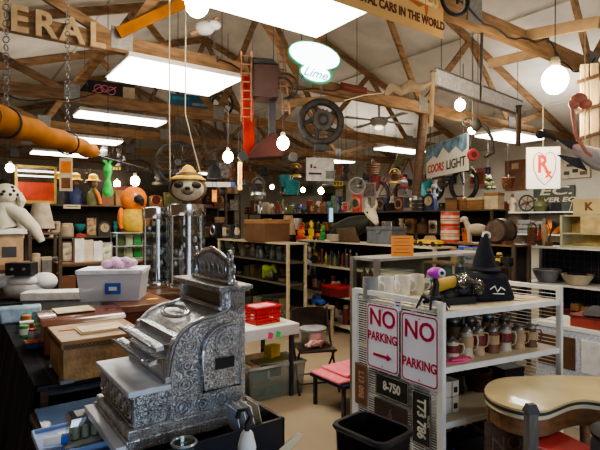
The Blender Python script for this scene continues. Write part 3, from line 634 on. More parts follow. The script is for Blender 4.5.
# slotted grid end
m = MB(); T_ = Matrix.Rotation(A36-PI/2, 4, 'Z'); m.T = T_    # local x runs toward the camera along the end, -y faces left
for k in range(74): z = .05+k*.0168; m.box(-GW+.02,-.02,-.004,.0,z,z+.0075)
for k in range(8): x = -GW+.03+k*(GW-.06)/7; m.box(x-.003,x+.003,.0,.004,.05,GH)
m.build('slotted_end_panel', WHITEM, t)
m = MB(); m.T = T_; m.box(-GW,0,-.012,.012,GH-.01,GH+.025).box(-GW,0,-.012,.012,.02,.05).box(-GW-.02,-GW+.025,-.014,.012,0,GH+.02).box(-.028,.02,-.014,.012,0,GH+.02); m.build('end_frame', WHITEM, t)
m = MB()
for k in range(46): z = .08+k*.027; (a, b), (c, d_) = Gl(GL,.02), Gl(GL,GW-.02); m.bar((a,b,z),(c,d_,z),.004,.005)
m.build('far_end_grid', WHITEM, t)
m = MB()
(a, b), (c, d_) = Gl(.02,GW), Gl(GL-.02,GW)
for k in range(20): f = k/19.; m.bar((a+(c-a)*f,b+(d_-b)*f,.05),(a+(c-a)*f,b+(d_-b)*f,GH),.005,.005)
m.build('back_grid', GAL, t)
m = MB().prism([Gl(.02,GW+.006), Gl(GL-.02,GW+.006), Gl(GL-.02,GW+.02), Gl(.02,GW+.02)], .05, GH-.06, 'xy'); m.build('back_panel', mat('dark blue panel', (.02,.03,.06), .6), t)
MB().prism([Gl(0,0), Gl(GL,0), Gl(GL,GW), Gl(0,GW)], .0, .12, 'xy').build('kick_base', WHITEM, t)
# rail frame standing round the top at the back
m = MB(); 
def tri(s,q,z): a,b = Gl(s,q); return (a,b,z)
m.bar(tri(.3,GW,GH+.04), tri(GL,GW,GH+.04), .03,.03).bar(tri(GL,0,GH+.04), tri(GL,GW,GH+.04), .03,.03).build('top_rail', WHITEM, t)

# signs on the gridwall end
SR = A36-PI/2
SGW = mat('white sign enamel', (.72,.72,.80), .35, 0, .05, 6); SGR = mat('sign crimson', (.42,.015,.06), .4, 0, .1, 6)
def rrect(w, h, r, n=4):
    P_ = []
    for cx, cz, a0 in ((w/2-r,h/2-r,0),(-w/2+r,h/2-r,90),(-w/2+r,-h/2+r,180),(w/2-r,-h/2+r,270)):
        for i in range(n+1): a = R3(a0+90*i/n); P_.append((cx+r*math.cos(a), cz+r*math.sin(a)))
    return P_
def gpanel(q, z, off=.02):
    p = G0+E2*q-Vector((CU,SU))*off; return (p.x, p.y, z)
def psign(label, q, z, arrow):
    t = thing('parking_sign', label, 'sign', gpanel(q, z), SR)
    MB().prism(rrect(.305,.457,.03), -.001, .001).build('plate', SGW, t)
    o, i = rrect(.29,.442,.027), rrect(.272,.424,.022); n = len(o)
    MB().add([(a,-.002,b) for a, b in o]+[(a,-.002,b) for a, b in i], [(k,(k+1)%n,n+(k+1)%n,n+k) for k in range(n)]).build('border', SGR, t)
    MB().text('NO', .165, 0, .13 if arrow else .115, -.002, .001, .95, bold=.003).build('lettering_no', SGR, t)
    MB().text('PARKING', .085, 0, .0 if arrow else -.10, -.002, .001, .78, bold=.002).build('lettering_parking', SGR, t)
    if arrow: MB().prism([(-.085,-.135),(.045,-.135),(.045,-.15),(.09,-.126),(.045,-.102),(.045,-.117),(-.085,-.117)], -.003, -.001).build('arrow', SGR, t)
    for z_ in (.195,-.195): MB().lathe([(.006,0),(.004,-.003)], (0,-.001,z_), 10, 'y').build('bolt', GAL, t)
psign('white and red NO PARKING sign with right pointing arrow, left one', .485, .98, True)
psign('white and red NO PARKING sign without arrow, right one', .160, .972, False)
def plate(label, q, z, w, h, body, num, bg, fg, rot=0., bold=.003, size=None, small=None):
    t = thing('licence_plate', label, 'licence plate', gpanel(q, z, .018), SR)
    W2, H2 = (h, w) if rot else (w, h)
    MB().prism(rrect(W2, H2, .012), -.001, .001).build('plate', bg, t)
    MB().text(num, size or h*.62, 0, 0, -.002, .001, .8, rot, bold=bold).build('number', fg, t)
    if small: MB().text(small, h*.16, (.0 if not rot else h*.36), (h*.36 if not rot else 0), -.002, .0008, 1, rot).build('small_lettering', fg, t)
    o, i = rrect(W2-.01,H2-.01,.01), rrect(W2-.016,H2-.016,.008); n = len(o)
    MB().add([(a,-.002,b) for a, b in o]+[(a,-.002,b) for a, b in i], [(k,(k+1)%n,n+(k+1)%n,n+k) for k in range(n)]).build('rim', fg, t)
PB = mat('plate black', (.02,.02,.018), .45, 0, .3, 20); PW = mat('plate number cream', (.6,.57,.48), .5); PBR = mat('plate rust brown', (.16,.07,.035), .6, 0, .3, 15); PO = mat('plate faded tan', (.42,.25,.14), .6)
plate('black licence plate reading 8-750 in the middle of the grid panel', .40, .655, .305, .155, PB, '8-750', PB, PW, size=.085)
plate('black licence plate T73 786 hung sideways near the front post', .145, .535, .34, .155, PB, 'T73 786', PB, PW, rot=PI/2, size=.095, small='TRUCK')
plate('rusty brown licence plate L13 098 hung sideways at the left', .70, .60, .30, .13, PBR, 'L13 098', PBR, PO, rot=PI/2, size=.075)
plate('dark worn licence plate below the 8-750 plate', .41, .475, .305, .155, PBR, '6', mat('plate dark worn', (.05,.03,.022), .6), mat('plate number dim', (.13,.08,.06), .6), size=.09)
t = thing('price_tag', 'small white tag clipped above and between the two parking signs', 'tag', gpanel(.345, 1.235, .016), SR)
MB().box(-.03,.03,-.002,0,-.045,.045).build('tag', SGW, t); MB().box(-.02,.02,-.003,-.002,.01,.016).box(-.015,.015,-.003,-.002,-.012,-.004).build('print', 'navy', t)

# bin
x, y = at(374, 420, 2.42)[:2]
t = thing('waste_bin', 'black plastic waste bin standing in front of the gridwall end', 'bin', (x, y+.05, 0), SR+R3(6))
o_ = rrect(.335,.26,.05); i_ = [(a*.93,b*.93) for a, b in o_]; n = len(o_); bo = [(a*.8,b*.8) for a, b in o_]; bi = [(a*.76,b*.76) for a, b in o_]
H_ = .74
MB().add([(a,b,0) for a,b in bo]+[(a,b,H_) for a,b in o_]+[(a,b,H_) for a,b in i_]+[(a,b,.02) for a,b in bi], [(k,(k+1)%n,n+(k+1)%n,n+k) for k in range(n)]+[(n+k,n+(k+1)%n,2*n+(k+1)%n,2*n+k) for k in range(n)]+[(2*n+k,2*n+(k+1)%n,3*n+(k+1)%n,3*n+k) for k in range(n)]+[tuple(range(n)), tuple(range(3*n,4*n))]).build('tub', mat('black plastic', (.012,.012,.014), .35, 0, .15, 5), t)
MB().tube([(a*1.02,b*1.02,H_-.012) for a, b in o_], .013, 6, closed=True).build('rim', mat('black plastic', (0,0,0)), t)

# goods on the gondola
def gi(kind, s, q, z, w, h, c, c2, label, rz=0, **k): return item(kind, G(s, q)+(z,), w, h, c, c2, label, rz, **k)
TOP, MID, LOW = GH-.039, .891, .551
st = [(.10,.17,'grey','brown',.16),(.22,.13,'cream','brown',.15),(.34,.13,'beige','tan',.22),(.455,.14,'tan','brown',.21),(.57,.13,'rusty','tan',.2),(.69,.13,'beige','brown',.2),(.81,.12,'tan','tan',.18),(.93,.12,'brown','tan',.18),
  (.16,.34,'iron','brown',.22),(.3,.36,'grey','brown',.24),(.46,.34,'iron','tan',.25),(.62,.34,'brown','brown',.24),(.78,.33,'charcoal','tan',.26),(.93,.32,'brown','tan',.22)]
wh = ['first of the front row from the left','second of the front row, pale, by pink cloth','third of the front row','fourth of the front row','fifth of the front row','sixth of the front row','seventh of the front row','eighth of the front row against the grid end']+['%s of the rear row from the left' % w_ for w_ in ORD[:6]]
for i, (s, q, c, c2, h) in enumerate(st):
    gi('stein', s, q, MID, .115, h, c, c2, '%s lidded beer stein, %s' % (CN.get(c,c), wh[i]), R3(random.uniform(-50,20)), group='beer steins on the middle gondola board')
x, y = G(.2, .06)
t = thing('pink_cloth', 'bright pink folded cloth on the middle board under the steins', 'cloth', (x, y, MID), R3(25))
MB().prism([(-.12,-.02),(-.03,-.05),(.1,-.02),(.13,.04),(.02,.06),(-.09,.03)], 0, .012, 'xy').build('cloth', mat('hot pink cloth', (.80,.14,.28), .8, 0, .15, 20, .4), t, bevel=.004)
MB().prism([(-.08,-.02),(.05,-.03),(.09,.02),(-.02,.04)], .012, .022, 'xy').build('top_fold', mat('hot pink cloth', (0,0,0)), t, bevel=.003)
for i, (s, q, z) in enumerate(((.07,.14,LOW),(.19,.14,LOW),(.07,.14,LOW+.105),(.19,.14,LOW+.105),(.07,.32,LOW),(.07,.32,LOW+.105))):
    gi('carton', s, q, z, .115, .1, 'white', 'tan', ['bottom left white carton of the front stack on the low board','bottom right white carton of the front stack on the low board','top left white carton of the front stack on the low board','top right white carton of the front stack on the low board','lower white carton behind the front stack','upper white carton behind the front stack'][i], R3(24), group='small white cartons on the low gondola board')
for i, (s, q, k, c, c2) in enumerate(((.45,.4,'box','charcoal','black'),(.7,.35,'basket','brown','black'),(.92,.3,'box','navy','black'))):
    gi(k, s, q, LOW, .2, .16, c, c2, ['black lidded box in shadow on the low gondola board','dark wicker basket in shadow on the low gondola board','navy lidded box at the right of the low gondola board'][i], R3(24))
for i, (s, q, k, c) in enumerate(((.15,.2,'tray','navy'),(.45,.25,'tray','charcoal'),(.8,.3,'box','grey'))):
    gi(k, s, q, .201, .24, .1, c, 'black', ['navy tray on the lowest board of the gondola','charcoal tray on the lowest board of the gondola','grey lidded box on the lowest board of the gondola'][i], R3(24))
# top of gondola
x, y = G(.06, .09)
t = thing('toy_creature', 'black spidery toy creature with a purple one eyed head on the corner', 'toy', (x-.03, y, TOP+.01), R3(-10))
m = MB().tube([(-.06,0,.03),(-.02,0,.05),(0,0,.06),(.02,0,.15),(.01,0,.2)], [.018,.03,.034,.02,.016], 8).ball((0,0,.05), (.06,.05,.04))
for a in range(6):
    th = a*PI/3+.3; m.tube([(0,0,.05),(.07*math.cos(th),.06*math.sin(th),.075),(.11*math.cos(th),.09*math.sin(th),.0)], [.014,.011,.006], 6)
m.build('body', 'black', t)
h_ = MB().ball((.02,-.01,.225), (.058,.045,.036), 14, 10).build('head', mat('violet plastic', (.55,.05,.55), .35, 0, .1, 8), t); MB().lathe([(.024,0),(.02,-.012)], (.048,-.045,.228), 14, 'y').build('eye', 'white', h_); MB().lathe([(.012,0),(.01,-.004)], (.05,-.058,.228), 12, 'y').build('pupil', 'black', h_)
x, y = G(.36, .22)
t = thing('wrapped_tool', 'yellow and black power tool in clear plastic wrap on the gondola top', 'tool', (x, y, TOP), R3(20))
MB().tube([(-.15,0,.13),(-.02,0,.15)], [.045,.04], 12).ball((-.15,0,.13), .045).build('motor_body', mat('dull yellow', (.45,.28,.04), .5), t); MB().tube([(-.03,0,.15),(.13,0,.13)], [.05,.03], 12).ball((.05,.02,.1), (.08,.06,.06)).build('gear_case', 'charcoal', t); MB().tube([(-.02,0,.1),(-.03,0,.02)], [.03,.035], 10).cb(-.02,0,0,.26,.12,.05).ball((-.08,.0,.06),(.07,.06,.05)).build('grip', 'black', t)
m = MB()
for k in range(9): m.ball((random.uniform(-.02,.2), random.uniform(-.06,.06), random.uniform(.03,.17)), (random.uniform(.04,.07),.05,.04), 7, 5)
m.build('plastic_wrap', glass('crumpled wrap', (.75,.76,.74), .25), t)
x, y = G(.66, .24)
t = thing('witch_hat', 'tall black cloth witch hat resting on a black bag', 'hat', (x, y+.05, TOP+.2), R3(0))
MB().lathe([(.11,-.0),(.115,.012),(.085,.03),(.068,.1),(.04,.2),(.018,.26),(.005,.28)], n=18).build('crown', BLKC, t); MB().ring((.01,-.01,.255), .025, .008, 'y', 12, 6, R3(-40), R3(200)).build('silver_trim', 'white', t)
t = thing('cloth_bag', 'black cloth bag with white print under the witch hat', 'bag', (x, y, TOP), R3(15))
MB().box(-.17,.17,-.11,.11,0,.19,-.05,-.04).build('bag', BLKC, t, bevel=.03); MB().tube([(-.06,-.115,.09),(-.02,-.11,.11),(.0,-.115,.07),(.03,-.11,.1),(.06,-.115,.08)], .005, 5).tube([(-.04,-.118,.06),(.05,-.118,.055)], .004, 5).build('print', 'white', t)
x, y = G(.9, .14)
t = thing('paper_sheet', 'cream flyers lying at the right end of the gondola top', 'paper', (x, y, TOP+.001), R3(30)); MB().box(-.12,.08,-.06,.06,0,.004).box(-.05,.12,-.04,.07,.004,.008).build('sheet', 'cream', t)
x, y = G(.30, .05)
gi('bottle', .5, .46, TOP, .05, .16, 'clear', 'white', 'clear glass bottle behind the wrapped yellow tool')
gi('can', .6, .62, TOP, .11, .15, 'teal', 'navy', 'teal tin at the rear of the gondola top right of the mugs')
gi('jar', .78, .6, TOP, .1, .13, 'brown', 'silver', 'brown jar with silver lid at the rear of the gondola top')
# glass cabinet behind it with big mugs
t = shelf_unit('glass_cabinet', 'glass cabinet of mugs standing behind the gondola with an orange note', 2.76, 4.25, 2.75, 3.03, (.4,.8,1.22,1.49), 1.49, mat('grey cabinet shelf', (.3,.29,.27), .4), mat('dark alloy frame', (.28,.26,.22), .4, .6), None, 'cabinet', True)
for i, (s, cc) in enumerate(((.04,'grey'),(.175,'white'),(.32,'white'),(.455,'white'))):
    item('mug', G(s, .67)+(TOP,), .135, .15, cc, 'white', '%s big handled mug, %s from left at the rear of the gondola top' % (cc, ORD[i]), R3(-8), group='big mugs on the gondola top')
row_v(2.88, 1.221, 440, 466, [('bottle','teal','white',.08,.17),('jar','navy','silver',.09,.15)], 'at the right end inside the glass cabinet')
for i, px in enumerate((372, 366)):
    u = on_v(px, 2.95); item('bottle', UV(u, 2.97)+(1.221,), .06, .2, 'brown', 'black', ['brown bottle left of the mugs in the glass cabinet','brown bottle at the far left in the glass cabinet'][i])
row_v(2.88, .801, 362, 430, rnd(5, ['jar','box','mug','bottle'], ['brown','grey','navy','cream','maroon'], (.1,.16), (.14,.22)), 'on the lower shelf of the glass cabinet')
u = on_v(400, 2.8); p = UV(u, 2.78)
t = thing('orange_note', 'bright orange handwritten card standing on the glass cabinet', 'note', p+(1.492,), R3(3))
MB().box(-.09,.1,-.002,.002,0,.175).build('card', mat('orange card', (.78,.27,.03), .6, 0, .06, 8), t)
m = MB()
for k, wd in enumerate((.07,.06,.075,.055,.07)): m.box(-wd,wd,-.003,-.002,.15-k*.03,.154-k*.03)
m.build('handwriting', 'maroon', t)

# ================================================================ kidney table and floor goods at right
TZ = .80
kt = [(485,394),(484,388),(490,381),(503,377),(530,376),(560,375),(590,376),(640,380),(640,404),(615,404),(598,401),(583,399),(570,401),(558,406),(545,411),(525,411),(505,406),(492,400)]
kp = [on(a, b, TZ)[:2] for a, b in kt]
# smooth the outline
def smooth2(P_, it=2):
    for _ in range(it):
        Q = []
        for i in range(len(P_)):
            a, b = Vector(P_[i]), Vector(P_[(i+1)%len(P_)]); Q += [tuple(a*.75+b*.25), tuple(a*.25+b*.75)]
        P_ = Q
    return P_
cxk = sum(p[0] for p in kp)/len(kp); cyk = sum(p[1] for p in kp)/len(kp)
kl = smooth2([(p[0]-cxk, p[1]-cyk) for p in kp])
t = thing('kidney_table', 'kidney shaped wooden dressing table with a yellowed worn top', 'table', (cxk, cyk, 0), 0)
KT = mat('yellowed table top', (.58,.47,.24), .3, 0, .22, 3, .05, coat=.2)
MB().prism(kl, TZ-.012, TZ, 'xy').build('top', KT, t); MB().prism([(a*1.012,b*1.012) for a, b in kl], TZ-.028, TZ-.012, 'xy').build('edge_band', 'charcoal', t)
MB().prism([(a*1.0,b*1.0) for a, b in kl], TZ-.05, TZ-.028, 'xy').build('edge_moulding', BOARD, t)
MB().prism([(a*.93,b*.90) for a, b in kl], TZ-.15, TZ-.05, 'xy').build('apron', WOODM, t)
for a, b in [(p_[0]-cxk, p_[1]-cyk) for p_ in (on(493,392,TZ), on(532,404,TZ), on(585,381,TZ), on(606,399,TZ))]:
    MB().tube([(a,b,TZ-.05),(a*1.0,b,TZ*.5),(a*1.02,b,0)], [.035,.028,.02], 10).build('leg', WOODM, t)
MB().prism([(a*.75,b*.6) for a, b in kl], .28, .30, 'xy').build('lower_shelf', WOODM, t)
x, y, z = at(531, 440, 2.35)
t = thing('wooden_post', 'grey weathered tapered wooden post standing before the kidney table', 'post', (x, y, 0), R3(10))
MB().box(-.035,.035,-.03,.03,0,.86,-.008,-.008).build('shaft', mat('weathered dark wood', (.11,.10,.09), .8, 0, .4, 6, .3, stretch=(6,6,1)), t, bevel=.006); MB().box(-.032,.032,-.027,.027,.86,.9,-.012,-.012).build('cap_block', 'charcoal', t); MB().cb(0,0,0,.12,.1,.05).build('foot_block', 'charcoal', t)
x, y, z = at(506, 440, 2.75)
t = thing('wall_plaque', 'dark carved wooden plaque leaning under the kidney table', 'plaque', (x, y, .42), R3(5)); MB().box(-.12,.12,0,.02,-.42,.22).build('board', WOODD, t); MB().text('NO', .12, 0, .1, -.002, .003, 1).build('raised_letters', WOODM, t)
x, y = at(560, 445, 2.5)[:2]
t = thing('red_stool', 'red cushioned low stool at the bottom right beneath the table', 'stool', (x, y, 0), R3(20))
MB().cb(0,0,.58,.26,.24,.06).build('cushion', mat('red vinyl', (.36,.03,.03), .5, 0, .15, 5), t, bevel=.02)
for a in (-1,1):
    for b in (-1,1): MB().tube([(a*.1,b*.09,.58),(a*.12,b*.1,0)], .013, 8).build('leg', 'iron', t)
x, y, z = on(597, 430, .78)
t = thing('round_canister', 'round black lidded canister with a white tag at the right edge', 'canister', (x+.13, y-.0, 0), 0)
MB().lathe([(.13,0),(.14,.02),(.14,.7),(.12,.74)], n=24).build('body', 'charcoal', t); MB().lathe([(.14,.74),(.145,.76),(.12,.78),(.05,.785)], n=24).build('lid', 'black', t); MB().box(-.06,.04,-.03,.03,.786,.79).build('tag', 'white', t)

# ================================================================ middle: white table, tote, chair, stool
x, y, z = on(268, 326, .75)
t = thing('folding_table', 'small table with white cloth top holding the red basket', 'table', UV(toUV(x,y)[0], toUV(x,y)[1])+(0,))
u0_, v0_ = toUV(x, y)
MB().box(-.5,.33,-.05,.6,.72,.75).build('top', mat('white tablecloth', (.62,.60,.56), .8, 0, .06, 6, .2), t, bevel=.008)
MB().box(-.51,.34,-.062,-.052,.64,.745).box(.33,.345,-.05,.6,.66,.745).build('cloth_edge', mat('white tablecloth', (0,0,0)), t, bevel=.003)
for a in (-.46,.28):
    for b in (0,.55): MB().cb(a,b,0,.035,.035,.72).build('leg', 'charcoal', t)
for i, (px, py, c) in enumerate(((258,332,'hot pink'),(266,333,'bright green'))):
    tt = thing('hang_tag', '%s square tag hanging at the front of the white cloth table' % c, 'tag', UV(u0_-.02+i*.09, v0_-.075)+(.69,), A36)
    cc = mat(c+' tag', (.85,.06,.25) if i == 0 else (.03,.65,.15), .5, 0, .05, 5)
    MB().prism([(-.028,-.04+.0),(.02,-.055),(.035,.0),(-.012,.018)], 0, .003).build('tag', cc, tt); MB().tube([(0,.001,.015),(0,.001,.05)], .002, 4).build('string', 'white', tt)
tt = thing('red_basket', 'red perforated plastic basket with pink lid on the white cloth table', 'basket', on(262, 322, .751)[:2]+(.751,), A36+R3(5)) 
m = MB()
for k in range(5): z = k*.035; m.box(-.15-.003*k,.15+.003*k,-.11,-.105,z,z+.022).box(-.15,.15,.105,.11,z,z+.022).box(-.15-.003*k,-.145,-.11,.11,z,z+.022).box(.145,.15+.003*k,-.11,.11,z,z+.022)
for k in range(9): x = -.14+k*.035; m.box(x-.006,x+.006,-.109,-.104,0,.17)
m.box(-.15,.15,-.11,.11,0,.006); m.build('basket_body', mat('red plastic', (.55,.02,.02), .4, 0, .1, 5), tt); MB().box(-.12,.13,-.08,.09,.12,.178).build('pink_contents', 'pink', tt, bevel=.01)
MB().tube([(-.165,-.12,.17),(.165,-.12,.17),(.165,.12,.17),(-.165,.12,.17)], .009, 6, closed=True).build('rim', mat('red plastic', (0,0,0)), tt)
for i, (a, c) in enumerate(((-.35,'dark'),(-.6,'pale'))):
    pass
x, y, z = on(268, 399, 0)
t = tote('clear plastic floor tote full of goods with yellow box on top', x, y+.2, 0, .58, .36, .33, A36-R3(6), False, wall=milky('greyish plastic', (.42,.45,.38), .35))
for k in range(9): a = random.uniform(-.2,.14); b = random.uniform(-.15,.08); MB().cb(a,b,.01+.09*(k//3),.16,.12,.09).build('packed_goods', random.choice(['olive','grey','white','teal','beige','charcoal']), t)
x2, y2 = x, y+.22
t = thing('paper_sheet', 'brown cardboard sheet lying slanted on the floor tote', 'cardboard', (x2-.02, y2, .345), A36)
MB().box(-.28,.16,-.16,.2,0,.012).build('sheet', 'tan', t); MB().box(-.22,.2,-.2,-.02,.012,.024).build('second_sheet', 'olive', t)
t = thing('yellow_box', 'small bright yellow box sitting on the cardboard over the tote', 'box', (x2+.03, y2-.02, .37), A36+.3); MB().cb(0,0,0,.15,.1,.1).build('body', 'yellow', t, bevel=.004); MB().cb(.0,0,.1,.152,.102,.02).build('lid', mat('golden lid', (.7,.5,.08), .4), t)

# folding chair
x, y, z = on(314, 387, 0)
t = thing('folding_chair', 'dark metal folding chair with a bundle of patterned cloth on its seat', 'chair', (x, y, 0), R3(14))
CH = mat('dark brown chair metal', (.05,.035,.03), .4, .5, .3, 8)
MB().box(-.2,.2,-.2,.2,.42,.445).build('seat', CH, t, bevel=.01)
bk = MB().prism([(-.21,.62),(.21,.62),(.2,.8),(.14,.83),(-.14,.83),(-.2,.8)], .2, .215); bk.build('backrest', CH, t, bevel=.004)
for s in (-1,1):
    MB().tube([(s*.21,.22,.82),(s*.21,.1,.5),(s*.215,-.22,.0)], .012, 8).build('leg', CH, t)
    MB().tube([(s*.19,-.14,.43),(s*.19,.26,0)], .011, 8).build('leg', CH, t)
MB().tube([(-.215,-.17,.1),(.215,-.17,.1)], .008, 6).tube([(-.19,.2,.08),(.19,.2,.08)], .008, 6).build('stretcher', CH, t)
t = thing('cloth_bundle', 'pink and grey patterned cloth bundle on the folding chair seat', 'cloth', (x, y, .447), R3(14))
m = MB()
for k in range(12): m.tube([(random.uniform(-.16,0), random.uniform(-.15,.15), .02), (random.uniform(-.05,.08), random.uniform(-.12,.12), .05), (random.uniform(.03,.17), random.uniform(-.15,.15), .02)], [.015,.028,.015], 7)
m.build('cloth', mat('mottled pink cloth', (.45,.24,.20), .8, 0, .7, 25, .4), t)
x_, y_ = x-.01, y+.04
t = thing('round_tin', 'round silver cake tin standing behind the cloth on the chair', 'tin', (x_, y_+.05, .47), 0); MB().lathe([(.14,0),(.15,.015),(.15,.12),(.14,.13)], n=20).build('body', 'silver', t); MB().lathe([(.153,.13),(.153,.15),(.13,.16)], n=20).build('lid', 'grey', t)
# pink cloth covered stool
x, y, z = on(340, 374, .33)
t = thing('low_bench', 'low dark bench mostly hidden behind the gridwall end', 'bench', (x+.05, y, 0), A36)
MB().box(-.2,.55,-.2,.3,.27,.31).build('seat', 'navy', t, bevel=.01)
for a in (-.16,.5):
    for b in (-.16,.26): MB().cb(a,b,0,.03,.03,.27).build('leg', 'charcoal', t)
t = thing('pink_towel', 'folded bright pink towels spread on the low bench', 'towel', (x+.05, y, .311), A36)
PK = mat('coral pink towel', (.85,.22,.26), .85, 0, .1, 15, .4)
MB().box(-.22,.5,-.18,.26,0,.03).build('lower_towel', PK, t, bevel=.012); MB().box(-.1,.54,-.14,.24,.03,.06).build('upper_towel', PK, t, bevel=.012)
# ================================================================ hanging things
def hang(t, x, y, z, ztop=None, dx=0, m='charcoal', r=.005):
    u, v = toUV(x, y); top = ztop or roofz(u)-.04
    MB().tube([(dx,0,0),(dx,0,max(.05,top-z))], r, 5).build('hanging_wire', m, t)
# timber beam
p, q = Vector(at(-14, 116, 2.45)), Vector(at(92, 151, 4.2)); 
t = thing('hanging_timber', 'thick orange brown round timber hung by chains at upper left', 'timber', tuple(p), 0)
d = q-p; LOGM = mat('orange timber', (.33,.12,.012), .9, 0, .35, 3, .5, 12, spec=.1)
m = MB(); n = 12; m.tube([tuple(d*(i/n)+Vector((0,0,.012*math.sin(i*2.1)))) for i in range(n+1)], [.078-.0013*i for i in range(n+1)], 14); m.build('beam', LOGM, t)
for k in range(6): f = .1+k*.15; MB().ball(tuple(d*f+Vector((.03,-.062,.02*((k%2)*2-1)))), (.02,.012,.012), 8, 6).build('knot', WOODD, t)
for f in (.12,.66):
    c = d*f; MB().ring(tuple(c), .086, .007, 'y', 20, 5).build('strap', 'iron', t)
    m = MB()
    for k in range(24): m.ring((c.x, c.y, c.z+.1+k*.045), .018, .004, 'x' if k%2 else 'y', 8, 4)
    m.build('chain', GAL, t)
t = thing('fishing_rod', 'thin dark rod running down right from the hanging timber end', 'rod', at(92, 154, 4.3), 0)
e = Vector(at(150,170,5.2))-Vector(at(92,154,4.3)); MB().tube([(0,0,0), tuple(e)], [.008,.004], 6).build('shaft', 'black', t); MB().tube([(-.15,-.1,.05),(0,0,0)], .014, 8).build('grip', 'brown', t)
# letters GENERAL on the second truss
LET = mat('pale brass letters', (.50,.36,.20), .4, .3, .2, 8)
for ch, px, w_ in (('N',-8,.2),('E',19,.2),('R',45,.2),('A',72,.2),('L',97,.2)):
    v = TR[1]-.07; u = on_v(px, v)
    t = thing('wall_letter', 'brass coloured capital letter %s screwed to the second roof truss' % ch, 'letter', UV(u, v)+(3.50,))
    MB().text(ch, .30, 0, -.01, 0, .014, .95, bold=.009).build('letter', LET, t)
    MB().tube([(-.05,.02,.06),(-.05,.035,.06)], .006, 6).tube([(-.05,.02,-.06),(-.05,.035,-.06)], .006, 6).build('fixing', GAL, t)
# banner under the nearest truss
v = 2.32; ua, ub = on_v(325, v), on_v(443, v)
t = thing('painted_banner', 'orange yellow banner reading HOT WHEELS FASTEST METAL CARS IN THE WORLD', 'banner', UV((ua+ub)/2, v)+(3.18,)); w_ = ub-ua; vis = ub-on_v(361, v)
MB().box(-w_/2,w_/2,-.003,.003,0,.40).build('cloth', mat('orange banner', (.66,.38,.13), .7, 0, .12, 3), t)
MB().text('METAL CARS IN THE WORLD', .085, w_/2-vis/2-.03, .09, -.004, .001, .84, bold=.003).text('FASTEST', .085, -w_/2+.15, .09, -.004, .001, .7, bold=.003).build('lettering', mat('banner brown', (.10,.02,.01), .6), t)
m = MB(); m.prism([(-.3,.15),(-.1,.2),(.0,.16),(.15,.2),(.3,.17),(.36,.2),(.38,.1),(.41,.22),(.44,.3),(.2,.38),(-.35,.38)], -.0045, -.0035); m.build('flame_shape', mat('banner flame', (.52,.14,.03), .6), t)
MB().text('HOT WHEELS', .19, .02, .27, -.006, .001, .85, bold=.005, shear=.15).build('script_lettering', mat('banner cream', (.80,.60,.26), .6), t)
# neon sign
x, y, z = at(314, 62, 4.6)
t = thing('neon_sign', 'glowing oval white and green edged neon beer sign hanging from the truss', 'sign', (x, y, z), R3(3))
NE = mat('white neon panel', (.80,1,.97), .4, 0, .01, 3, emit=6); NG = mat('green neon edge', (.03,.22,.12), .4, 0, .1, 3, emit=.3)
def ell(a, b, cx, cz, n=28): return [(cx+a*math.cos(2*PI*i/n), cz+b*math.sin(2*PI*i/n)) for i in range(n)]
rot = R3(-14)
def rp(P_): return [(a*math.cos(rot)-b*math.sin(rot), a*math.sin(rot)+b*math.cos(rot)) for a, b in P_]
MB().prism(rp(ell(.26,.135,-.01,.05)), -.03, .02).prism(rp(ell(.165,.095,.045,-.105)), -.028, .019).build('green_surround', NG, t)
MB().prism(rp(ell(.243,.117,-.01,.05)), -.04, -.029).prism(rp(ell(.14,.072,.04,-.11)), -.039, -.028).build('lit_face', NE, t)
MB().text('Lime', .12, .01, -.125, -.042, .002, 1, R3(14), .3, .002).build('script', mat('neon blue script', (.05,.35,.5), .4, 0, .05, 3, emit=.8), t)
m = MB().prism(rp([(-.08,-.17),(.05,-.17),(.05,-.13),(-.1,-.12)]), -.03, .02); m.build('transformer', 'navy', t)
for s in (-.12,.12): hang(t, x, y, z+.15, None, s)
# red ladder toy tower
x, y, z = at(262, 128, 5.0); S_ = 5.0/480
t = thing('toy_fire_tower', 'red model fire tower with brown box and ladders hanging from the truss', 'toy', (x, y, z), R3(8))
def tp(px, py): return ((px-262)*S_, (128-py)*S_)
REDP = mat('worn red paint', (.30,.015,.005), .7, 0, .3, 10, spec=.1); BOXM = mat('maroon brown crate', (.05,.02,.014), .6, 0, .3, 8)
a, b = tp(250,100), tp(277,68); MB().box(a[0],b[0],-.14,.14,a[1],b[1]).build('crate_body', BOXM, t, bevel=.006); MB().prism([(a[0],b[1]),(b[0],b[1]),(b[0]-.06,b[1]+.05),(a[0]-.02,b[1]+.06)], -.15, .15).build('crate_roof', 'black', t)
a = tp(243,156); b = tp(253,78); MB().prism([(a[0]+.01,a[1]),(b[0]+.02,a[1]),(b[0]-.01,b[1]),(a[0]-.01,b[1])], -.05, .05).build('red_column', REDP, t, bevel=.008)
def ladder(x0, z0, x1, z1, w, y_, m_, mm):
    L = MB(); L.bar((x0-w/2,y_,z0),(x1-w/2,y_,z1),.016,.02).bar((x0+w/2,y_,z0),(x1+w/2,y_,z1),.016,.02)
    for k in range(m_): f = (k+.5)/m_; xx = x0+(x1-x0)*f; zz = z0+(z1-z0)*f; L.bar((xx-w/2,y_,zz),(xx+w/2,y_,zz),.014,.014)
    return L.build('ladder', mm, t)
a, b = tp(246,125), tp(246,58); ladder(a[0],a[1],b[0],b[1],.10,-.17,8,mat('tan red wood', (.22,.09,.04), .6))
a, b = tp(286,115), tp(280,50); ladder(a[0],a[1],b[0],b[1],.07,-.05,8,WOODM)
a, b = tp(272,135), tp(272,98); MB().box(a[0]-.035,a[0]+.035,-.04,.04,a[1],b[1]).build('black_leg', 'black', t)
